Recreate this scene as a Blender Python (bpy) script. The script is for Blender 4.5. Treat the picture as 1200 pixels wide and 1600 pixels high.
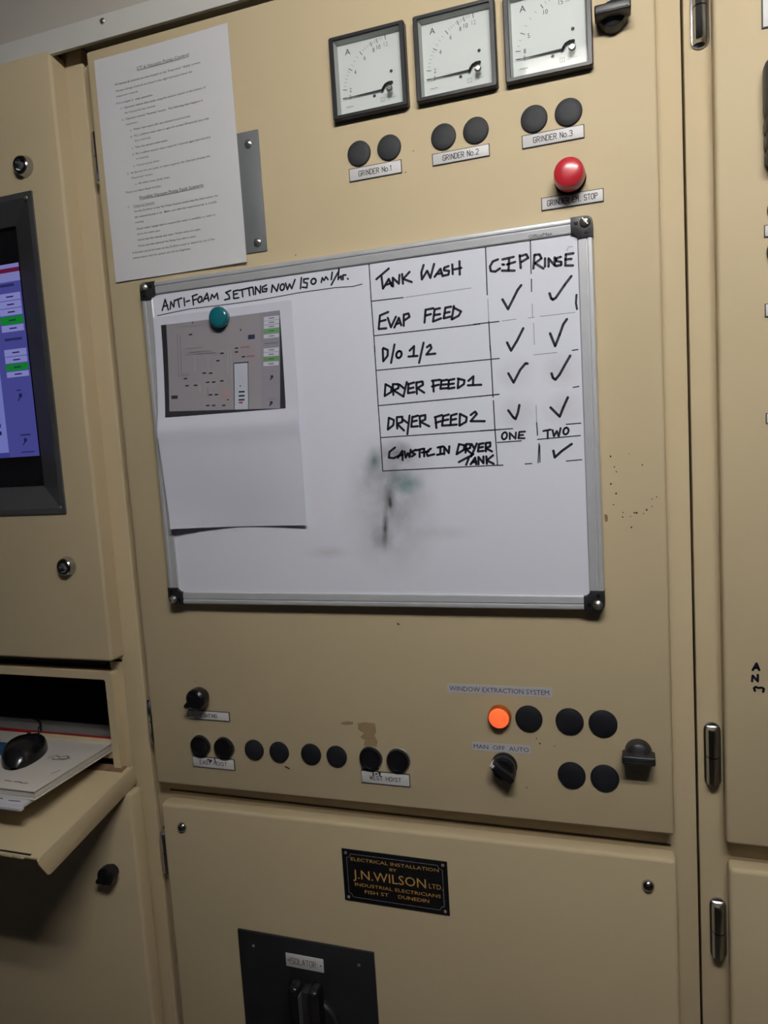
import bpy, bmesh, math, random
from mathutils import Vector, Matrix

# ------------------------------------------------------------------ scene reset
for o in list(bpy.data.objects):
    bpy.data.objects.remove(o, do_unlink=True)
scene = bpy.context.scene
COL = scene.collection
ZO = 1.35            # height of the whiteboard's lower edge above the floor (m); all layout below is in mm from there
random.seed(7)

def P(x, y, z):
    return Vector((x * .001, y * .001, z * .001 + ZO))

# ------------------------------------------------------------------ camera
cam_d = bpy.data.cameras.new('camera')
cam = bpy.data.objects.new('camera', cam_d)
COL.objects.link(cam)
cam_d.sensor_fit = 'HORIZONTAL'
cam_d.sensor_width = 36.0
cam_d.lens = 1134.91 / 1200 * 36.0
cam_d.clip_start = .01
right = Vector((0.9471553, 0.3146529, -0.0623728))
down = Vector((-0.0271308, -0.1151668, -0.9929756))
fwd = Vector((-0.3196259, 0.9421943, -0.1005440))
cam.matrix_world = Matrix((
    (right.x, -down.x, -fwd.x, 0.63017),
    (right.y, -down.y, -fwd.y, -0.88888),
    (right.z, -down.z, -fwd.z, 0.21711 + ZO),
    (0, 0, 0, 1)))
scene.camera = cam

# ------------------------------------------------------------------ world, exposure
world = bpy.data.worlds.new('world')
scene.world = world
world.use_nodes = True
wb = world.node_tree.nodes['Background']
wb.inputs['Color'].default_value = (.55, .68, 1.0, 1)
wb.inputs['Strength'].default_value = .6
vs = scene.view_settings
vs.view_transform = 'Standard'
vs.look = 'None'
vs.gamma = 1.0
vs.use_curve_mapping = False
vs.exposure = 0.0
LAMP_STRENGTH = 107.0       # two bare tubes of the batten light above the operator's aisle
LAMP_POS = (745, -940, 985)

# ------------------------------------------------------------------ materials
def nodes_of(m):
    m.use_nodes = True
    return m.node_tree.nodes, m.node_tree.links, m.node_tree.nodes['Principled BSDF']

MATS = {}
def mat(name, col, rough=.5, metal=0., vary=.04, scale=30., bump=0., bscale=200., coat=0., spec=.5):
    if name in MATS:
        return MATS[name]
    m = bpy.data.materials.new(name)
    N, L, b = nodes_of(m)
    b.inputs['Roughness'].default_value = rough
    b.inputs['Metallic'].default_value = metal
    b.inputs['Specular IOR Level'].default_value = spec
    if coat:
        b.inputs['Coat Weight'].default_value = coat
        b.inputs['Coat Roughness'].default_value = .1
    tc = N.new('ShaderNodeTexCoord')
    nz = N.new('ShaderNodeTexNoise')
    nz.inputs['Scale'].default_value = scale
    nz.inputs['Detail'].default_value = 3
    L.new(tc.outputs['Object'], nz.inputs['Vector'])
    ramp = N.new('ShaderNodeMix'); ramp.data_type = 'RGBA'
    lo = [max(0, c * (1 - vary)) for c in col]; hi = [min(1, c * (1 + vary)) for c in col]
    ramp.inputs['A'].default_value = (*lo, 1); ramp.inputs['B'].default_value = (*hi, 1)
    L.new(nz.outputs['Fac'], ramp.inputs['Factor'])
    L.new(ramp.outputs['Result'], b.inputs['Base Color'])
    if bump:
        n2 = N.new('ShaderNodeTexNoise'); n2.inputs['Scale'].default_value = bscale
        L.new(tc.outputs['Object'], n2.inputs['Vector'])
        bp = N.new('ShaderNodeBump'); bp.inputs['Strength'].default_value = bump; bp.inputs['Distance'].default_value = .0005
        L.new(n2.outputs['Fac'], bp.inputs['Height'])
        L.new(bp.outputs['Normal'], b.inputs['Normal'])
    MATS[name] = m
    return m

def emit_mat(name, col, strength):
    m = bpy.data.materials.new(name)
    N, L, b = nodes_of(m)
    b.inputs['Base Color'].default_value = (*col, 1)
    b.inputs['Emission Color'].default_value = (*col, 1)
    b.inputs['Emission Strength'].default_value = strength
    return m

def attr_mat(name, rough, emission=0.):
    m = bpy.data.materials.new(name)
    N, L, b = nodes_of(m)
    a = N.new('ShaderNodeAttribute'); a.attribute_name = 'print_colour'
    b.inputs['Roughness'].default_value = rough
    if emission:
        L.new(a.outputs['Color'], b.inputs['Emission Color'])
        b.inputs['Emission Strength'].default_value = emission
        b.inputs['Base Color'].default_value = (.01, .01, .015, 1)
    else:
        L.new(a.outputs['Color'], b.inputs['Base Color'])
    return m

def glass_mat(name, tint=(1, 1, 1), gloss=.06):
    m = bpy.data.materials.new(name)
    m.use_nodes = True
    N, L = m.node_tree.nodes, m.node_tree.links
    N.remove(N['Principled BSDF'])
    out = N['Material Output']
    t = N.new('ShaderNodeBsdfTransparent'); t.inputs['Color'].default_value = (*tint, 1)
    g = N.new('ShaderNodeBsdfGlossy'); g.inputs['Roughness'].default_value = gloss
    f = N.new('ShaderNodeFresnel'); f.inputs['IOR'].default_value = 1.45
    mx = N.new('ShaderNodeMixShader')
    L.new(f.outputs['Fac'], mx.inputs['Fac']); L.new(t.outputs['BSDF'], mx.inputs[1]); L.new(g.outputs['BSDF'], mx.inputs[2])
    L.new(mx.outputs['Shader'], out.inputs['Surface'])
    return m

CREAM = mat('cream_enamel', (.57, .47, .305), .55, vary=.035, scale=6., bump=.12, bscale=700., spec=.14)
LINER = mat('compartment_near_black', (.035, .033, .03), .6, vary=.2)  # near-black tone for the inner faces of the keyboard compartment
WALLP = mat('grey_wall_paint', (.50, .465, .415), .7, vary=.05, scale=9.)
ROOMP = mat('dull_room_paint', (.13, .115, .095), .8, vary=.1, scale=4.)
TRIM = mat('grey_trim_paint', (.64, .63, .60), .55, vary=.03)
CEIL = mat('ceiling_white', (.22, .21, .19), .8)
HOUSE = mat('luminaire_white', (.75, .75, .73), .5)
FLOORM = mat('floor_vinyl', (.06, .042, .026), .5, vary=.2, scale=14.)
BLACK = mat('black_plastic', (.016, .016, .019), .42, vary=.15, bump=.1, bscale=900.)
BLACKG = mat('black_gloss_plastic', (.009, .009, .011), .22, vary=.15)
DKGREY = mat('dark_grey_plastic', (.032, .033, .037), .62, vary=.1, bump=.1, bscale=900., spec=.3)
PLUGB = mat('black_plug_plastic', (.011, .012, .016), .6, vary=.1, bump=.1, bscale=900., spec=.2)
HGREY = mat('handle_grey', (.045, .05, .05), .5, vary=.1)
WHITEP = mat('white_laminate', (.66, .65, .66), .45, vary=.02)
PAPER = mat('white_paper', (.66, .66, .69), .8, vary=.015, scale=60.)
SHEETP = mat('bluish_copy_paper', (.66, .67, .78), .75, vary=.015, scale=60.)
INK = mat('printer_ink', (.02, .02, .025), .8, vary=.1)
MARK = mat('marker_ink', (.007, .007, .02), .5, vary=.3, scale=120.)
MARKF = mat('faint_marker_ink', (.33, .33, .38), .5, vary=.3, scale=200.)
ENGR = mat('engraved_black', (.03, .03, .03), .6)
ALU = mat('brushed_aluminium', (.60, .61, .64), .36, metal=.35, vary=.06, scale=50.)
CHROME = mat('chrome', (.50, .51, .53), .2, metal=1., vary=.05)
STEEL = mat('zinc_steel', (.52, .53, .55), .34, metal=.9, vary=.12, scale=80.)
STAIN = mat('stainless_bezel', (.13, .13, .14), .42, metal=.55, vary=.06, scale=60.)
PLATE = mat('grey_plate_paint', (.17, .18, .19), .5, metal=.2, vary=.06)
SCREWM = mat('screw_steel', (.55, .54, .50), .3, metal=.9, vary=.1)
RED = mat('red_plastic', (.50, .022, .035), .3, vary=.05, coat=.3)
TEAL = mat('teal_plastic', (.008, .12, .15), .25, vary=.05, coat=.4)
GOLD = mat('gold_lettering', (.66, .37, .09), .5, vary=.15, scale=200.)
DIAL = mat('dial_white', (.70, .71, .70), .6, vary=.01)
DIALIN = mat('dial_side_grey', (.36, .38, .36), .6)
PRINT = mat('dial_print', (.035, .035, .04), .6)
PRINTF = mat('dial_print_faint', (.27, .28, .29), .6)
BROWN = mat('tape_residue', (.30, .21, .11), .75, vary=.35, scale=260.)
CHIP = mat('paint_chip', (.05, .035, .02), .7, vary=.4, scale=300.)
TAPE = mat('grey_label_tape', (.50, .50, .53), .5, vary=.03)
TAPEINK = mat('label_tape_ink', (.03, .03, .10), .5)
COVER = mat('book_cover', (.62, .59, .55), .35, vary=.05)
PAGES = mat('page_edges', (.55, .52, .47), .8, vary=.12, scale=300.)
BOOKRED = mat('book_red', (.30, .012, .025), .4)
BOOKBLUE = mat('book_blue', (.03, .10, .24), .4, vary=.6, scale=40.)
BINDER = mat('binder_white', (.60, .60, .66), .35, vary=.03)
RUST = mat('rusty_metal', (.22, .13, .07), .8, vary=.5, scale=120.)
BROWNK = mat('brown_plastic', (.035, .022, .014), .4, vary=.2)
SHELFG = mat('shelf_grey', (.17, .165, .16), .6, vary=.1)
TUBE = emit_mat('lamp_diffuser', (1.0, .97, .92), LAMP_STRENGTH)
AMBER = bpy.data.materials.new('amber_lens')
_N, _L, _b = nodes_of(AMBER)
_b.inputs['Base Color'].default_value = (.9, .16, .03, 1)
_b.inputs['Roughness'].default_value = .3
_b.inputs['Emission Color'].default_value = (1.0, .13, .045, 1)
_b.inputs['Emission Strength'].default_value = .75
AMBERD = mat('amber_collar', (.40, .09, .008), .3, vary=.1)
GLASS = glass_mat('meter_glass', (.97, .98, .98), .02)
PANE = glass_mat('window_glass', (.95, .97, 1.0), .02)
PRINTCOL = attr_mat('photo_print', .55)
SCREENCOL = attr_mat('screen_pixels', .3, emission=.55)

# ------------------------------------------------------------------ mesh builder (mm)
class MB:
    def __init__(s):
        s.v = []; s.f = []; s.c = []
    def quad(s, a, b, c, d, col=None):
        i = len(s.v); s.v += [a, b, c, d]; s.f.append((i, i + 1, i + 2, i + 3)); s.c.append(col); return s
    def poly(s, pts, col=None):
        i = len(s.v); s.v += list(pts); s.f.append(tuple(range(i, i + len(pts)))); s.c.append(col); return s
    def raw(s, v, f):
        i = len(s.v); s.v += [tuple(p) for p in v]
        for q in f:
            s.f.append(tuple(i + k for k in q)); s.c.append(None)
        return s
    def bm(s, b):
        b.verts.index_update()
        s.raw([tuple(v.co) for v in b.verts], [[v.index for v in f.verts] for f in b.faces]); b.free(); return s
    def box(s, x0, x1, y0, y1, z0, z1, r=0., seg=2):
        b = bmesh.new()
        vs_ = [b.verts.new((x, y, z)) for x in (x0, x1) for y in (y0, y1) for z in (z0, z1)]
        for q in ((0, 1, 3, 2), (4, 6, 7, 5), (0, 4, 5, 1), (2, 3, 7, 6), (0, 2, 6, 4), (1, 5, 7, 3)):
            b.faces.new([vs_[k] for k in q])
        bmesh.ops.recalc_face_normals(b, faces=b.faces)
        if r > 0:
            bmesh.ops.bevel(b, geom=list(b.edges), offset=r, segments=seg, affect='EDGES', profile=.5, clamp_overlap=True)
        return s.bm(b)
    def lathe(s, prof, cx=0., cz=0., seg=28, y=0.):
        """prof: (radius, y) pairs revolved about an axis along Y through (cx, cz)"""
        rings = []; v = []; f = []
        for r, yy in prof:
            if r < 1e-6:
                rings.append([len(v)]); v.append((cx, y + yy, cz))
            else:
                rings.append(list(range(len(v), len(v) + seg)))
                for k in range(seg):
                    t = 2 * math.pi * k / seg
                    v.append((cx + r * math.cos(t), y + yy, cz + r * math.sin(t)))
        for a, b in zip(rings, rings[1:]):
            for k in range(seg):
                k2 = (k + 1) % seg
                if len(a) == 1 and len(b) == 1: continue
                if len(a) == 1: f.append((a[0], b[k], b[k2]))
                elif len(b) == 1: f.append((a[k2], a[k], b[0]))
                else: f.append((a[k], b[k], b[k2], a[k2]))
        return s.raw(v, f)
    def prism(s, pts, y0, y1, r=0., seg=2):
        """polygon in XZ extruded along Y"""
        b = bmesh.new()
        A = [b.verts.new((x, y0, z)) for x, z in pts]; B = [b.verts.new((x, y1, z)) for x, z in pts]
        n = len(pts); fr = b.faces.new(A); b.faces.new(B[::-1])
        for k in range(n): b.faces.new((A[k], B[k], B[(k + 1) % n], A[(k + 1) % n]))
        bmesh.ops.recalc_face_normals(b, faces=b.faces)
        if r > 0:
            bmesh.ops.bevel(b, geom=list(fr.edges), offset=r, segments=seg, affect='EDGES', profile=.5, clamp_overlap=True)
        return s.bm(b)
    def prism_x(s, pts, x0, x1, r=0.):
        """polygon in YZ extruded along X"""
        b = bmesh.new()
        A = [b.verts.new((x0, y, z)) for y, z in pts]; B = [b.verts.new((x1, y, z)) for y, z in pts]
        n = len(pts); b.faces.new(A); b.faces.new(B[::-1])
        for k in range(n): b.faces.new((A[k], B[k], B[(k + 1) % n], A[(k + 1) % n]))
        bmesh.ops.recalc_face_normals(b, faces=b.faces)
        if r > 0:
            bmesh.ops.bevel(b, geom=list(b.edges), offset=r, segments=2, affect='EDGES', profile=.5, clamp_overlap=True)
        return s.bm(b)
    def ribbon(s, strokes, w, y):
        """flat pen strokes with round joints in the XZ plane"""
        h = w / 2
        for st in strokes:
            st = [tuple(p) for p in st]
            for (x, z) in st:
                s.poly([(x + h * math.cos(t * math.pi / 4), y, z + h * math.sin(t * math.pi / 4)) for t in range(8)])
            for (xa, za), (xb, zb) in zip(st, st[1:]):
                d = math.hypot(xb - xa, zb - za)
                if d < 1e-6: continue
                nx, nz = -(zb - za) / d * h, (xb - xa) / d * h
                s.quad((xa + nx, y, za + nz), (xb + nx, y, zb + nz), (xb - nx, y, zb - nz), (xa - nx, y, za - nz))
        return s
    def tube(s, pts, r, seg=8):
        pts = [Vector(p) for p in pts]; rings = []
        for i, p in enumerate(pts):
            t = (pts[min(i + 1, len(pts) - 1)] - pts[max(i - 1, 0)]).normalized()
            u = t.cross(Vector((0, 0, 1)))
            if u.length < 1e-3: u = t.cross(Vector((1, 0, 0)))
            u.normalize(); w_ = t.cross(u)
            rings.append([tuple(p + r * (u * math.cos(2 * math.pi * k / seg) + w_ * math.sin(2 * math.pi * k / seg))) for k in range(seg)])
        v = [q for ring in rings for q in ring]; f = []
        for i in range(len(rings) - 1):
            for k in range(seg):
                f.append((i * seg + k, i * seg + (k + 1) % seg, (i + 1) * seg + (k + 1) % seg, (i + 1) * seg + k))
        f.append(tuple(range(seg))); f.append(tuple((len(rings) - 1) * seg + k for k in range(seg)))
        return s.raw(v, f)
    def text(s, string, x0, z0, height=None, width=None, y=0., align='L', fn=None):
        """built-in font outline, scaled to a cap height and (optionally) to a width"""
        v, f = glyphs(string)
        if not v: return s
        xs = [p[0] for p in v]; w0 = max(xs) - min(xs)
        sz = height / .73
        sx = width / w0 if width else sz
        xm = min(xs)
        off = 0 if align == 'L' else (-w0 * sx / 2 if align == 'C' else -w0 * sx)
        pts = [(x0 + off + (p[0] - xm) * sx, y, z0 + p[1] * sz) for p in v]
        if fn: pts = [fn(p) for p in pts]
        return s.raw(pts, f)
    def xf(s, fn):
        s.v = [fn(p) for p in s.v]; return s
    def build(s, name, material, parent=None, loc=None, smooth=32., colours=None):
        me = bpy.data.meshes.new(name)
        me.from_pydata([(a * .001, b * .001, c * .001) for a, b, c in s.v], [], s.f)
        if colours:
            at = me.attributes.new('print_colour', 'FLOAT_COLOR', 'CORNER')
            k = 0
            for fi, face in enumerate(s.f):
                c = colours[s.c[fi]]
                for _ in face:
                    at.data[k].color = (*c, 1); k += 1
        if smooth:
            me.polygons.foreach_set('use_smooth', [True] * len(me.polygons))
            me.set_sharp_from_angle(angle=math.radians(smooth))
        me.materials.append(material)
        me.update()
        return link(name, me, parent, loc)

def link(name, me, parent=None, loc=None):
    o = bpy.data.objects.new(name, me); COL.objects.link(o)
    if parent is not None:
        o.parent = parent
        if loc is not None: o.location = Vector(loc) * .001
    else:
        o.location = P(*(loc or (0, 0, 0)))
    return o

_G = {}
def glyphs(string):
    if string not in _G:
        cu = bpy.data.curves.new('t', 'FONT'); cu.body = string; cu.resolution_u = 2; cu.offset = .006 if len(string) > 30 else 0.
        ob = bpy.data.objects.new('t', cu)
        me = bpy.data.meshes.new_from_object(ob)
        _G[string] = ([(v.co.x, v.co.y) for v in me.vertices], [tuple(p.vertices) for p in me.polygons])
        bpy.data.objects.remove(ob); bpy.data.curves.remove(cu); bpy.data.meshes.remove(me)
    return _G[string]

def tag(o, label=None, cat=None, group=None, kind=None):
    if label: o['label'] = label
    if cat: o['category'] = cat
    if group: o['group'] = group
    if kind: o['kind'] = kind
    return o

def thing(name, loc, label, cat, group=None):
    o = bpy.data.objects.new(name, None); COL.objects.link(o)
    o.empty_display_size = .02
    o.location = P(*loc)
    return tag(o, label, cat, group)

def copy_thing(root, loc, label=None, group=None):
    r = root.copy(); COL.objects.link(r); r.location = P(*loc)
    if label: r['label'] = label
    if group: r['group'] = group
    for ch in list(root.children):
        c = ch.copy(); COL.objects.link(c); c.parent = r
        for g in list(ch.children):
            d = g.copy(); COL.objects.link(d); d.parent = c
    return r

# single-line engraving alphabet on a 4 x 6 grid
SF = {
 'A': [[(0, 0), (2, 6), (4, 0)], [(.7, 2), (3.3, 2)]], 'C': [[(4, 5), (3, 6), (1, 6), (0, 5), (0, 1), (1, 0), (3, 0), (4, 1)]],
 'D': [[(0, 0), (0, 6), (2.6, 6), (4, 4.6), (4, 1.4), (2.6, 0), (0, 0)]], 'E': [[(4, 6), (0, 6), (0, 0), (4, 0)], [(0, 3), (3, 3)]],
 'F': [[(4, 6), (0, 6), (0, 0)], [(0, 3), (3, 3)]], 'G': [[(4, 5), (3, 6), (1, 6), (0, 5), (0, 1), (1, 0), (3, 0), (4, 1), (4, 2.8), (2.4, 2.8)]],
 'H': [[(0, 0), (0, 6)], [(4, 0), (4, 6)], [(0, 3), (4, 3)]], 'I': [[(2, 0), (2, 6)]], 'L': [[(0, 6), (0, 0), (4, 0)]],
 'M': [[(0, 0), (0, 6), (2, 2.5), (4, 6), (4, 0)]], 'N': [[(0, 0), (0, 6), (4, 0), (4, 6)]],
 'O': [[(1, 0), (0, 1), (0, 5), (1, 6), (3, 6), (4, 5), (4, 1), (3, 0), (1, 0)]], 'P': [[(0, 0), (0, 6), (3, 6), (4, 5), (4, 4), (3, 3), (0, 3)]],
 'R': [[(0, 0), (0, 6), (3, 6), (4, 5), (4, 4), (3, 3), (0, 3)], [(2, 3), (4, 0)]], 'S': [[(4, 5), (3, 6), (1, 6), (0, 5), (0, 4), (1, 3), (3, 3), (4, 2), (4, 1), (3, 0), (1, 0), (0, 1)]],
 'T': [[(0, 6), (4, 6)], [(2, 6), (2, 0)]], 'W': [[(0, 6), (1, 0), (2, 4), (3, 0), (4, 6)]], 'o': [[(1, 0), (0, 1), (0, 3), (1, 4), (3, 4), (4, 3), (4, 1), (3, 0), (1, 0)]],
 '.': [[(2, 0), (2.1, .3)]], '1': [[(1, 5), (2.2, 6), (2.2, 0)]], '2': [[(0, 5), (1, 6), (3, 6), (4, 5), (4, 4), (0, 0), (4, 0)]],
 '3': [[(0, 5.2), (1, 6), (3, 6), (4, 5), (4, 4), (3, 3.2), (1.6, 3.2)], [(3, 3.2), (4, 2.2), (4, 1), (3, 0), (1, 0), (0, .8)]], ' ': [],
}
def engrave(s, xc, zc, h, width):
    """strokes for a centred line of engraved capitals"""
    adv = [3.2 if c in '.I1' else (4.2 if c == ' ' else 5.6) for c in s]
    tot = sum(adv) - 1.6; k = width / tot; out = []; x = xc - width / 2
    for c, a in zip(s, adv):
        dx = -1.2 if c in '.I1' else 0
        for st in SF.get(c, []):
            out.append([(x + (px + dx) * k, zc - h / 2 + pz * h / 6) for px, pz in st])
        x += a * k
    return out

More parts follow.
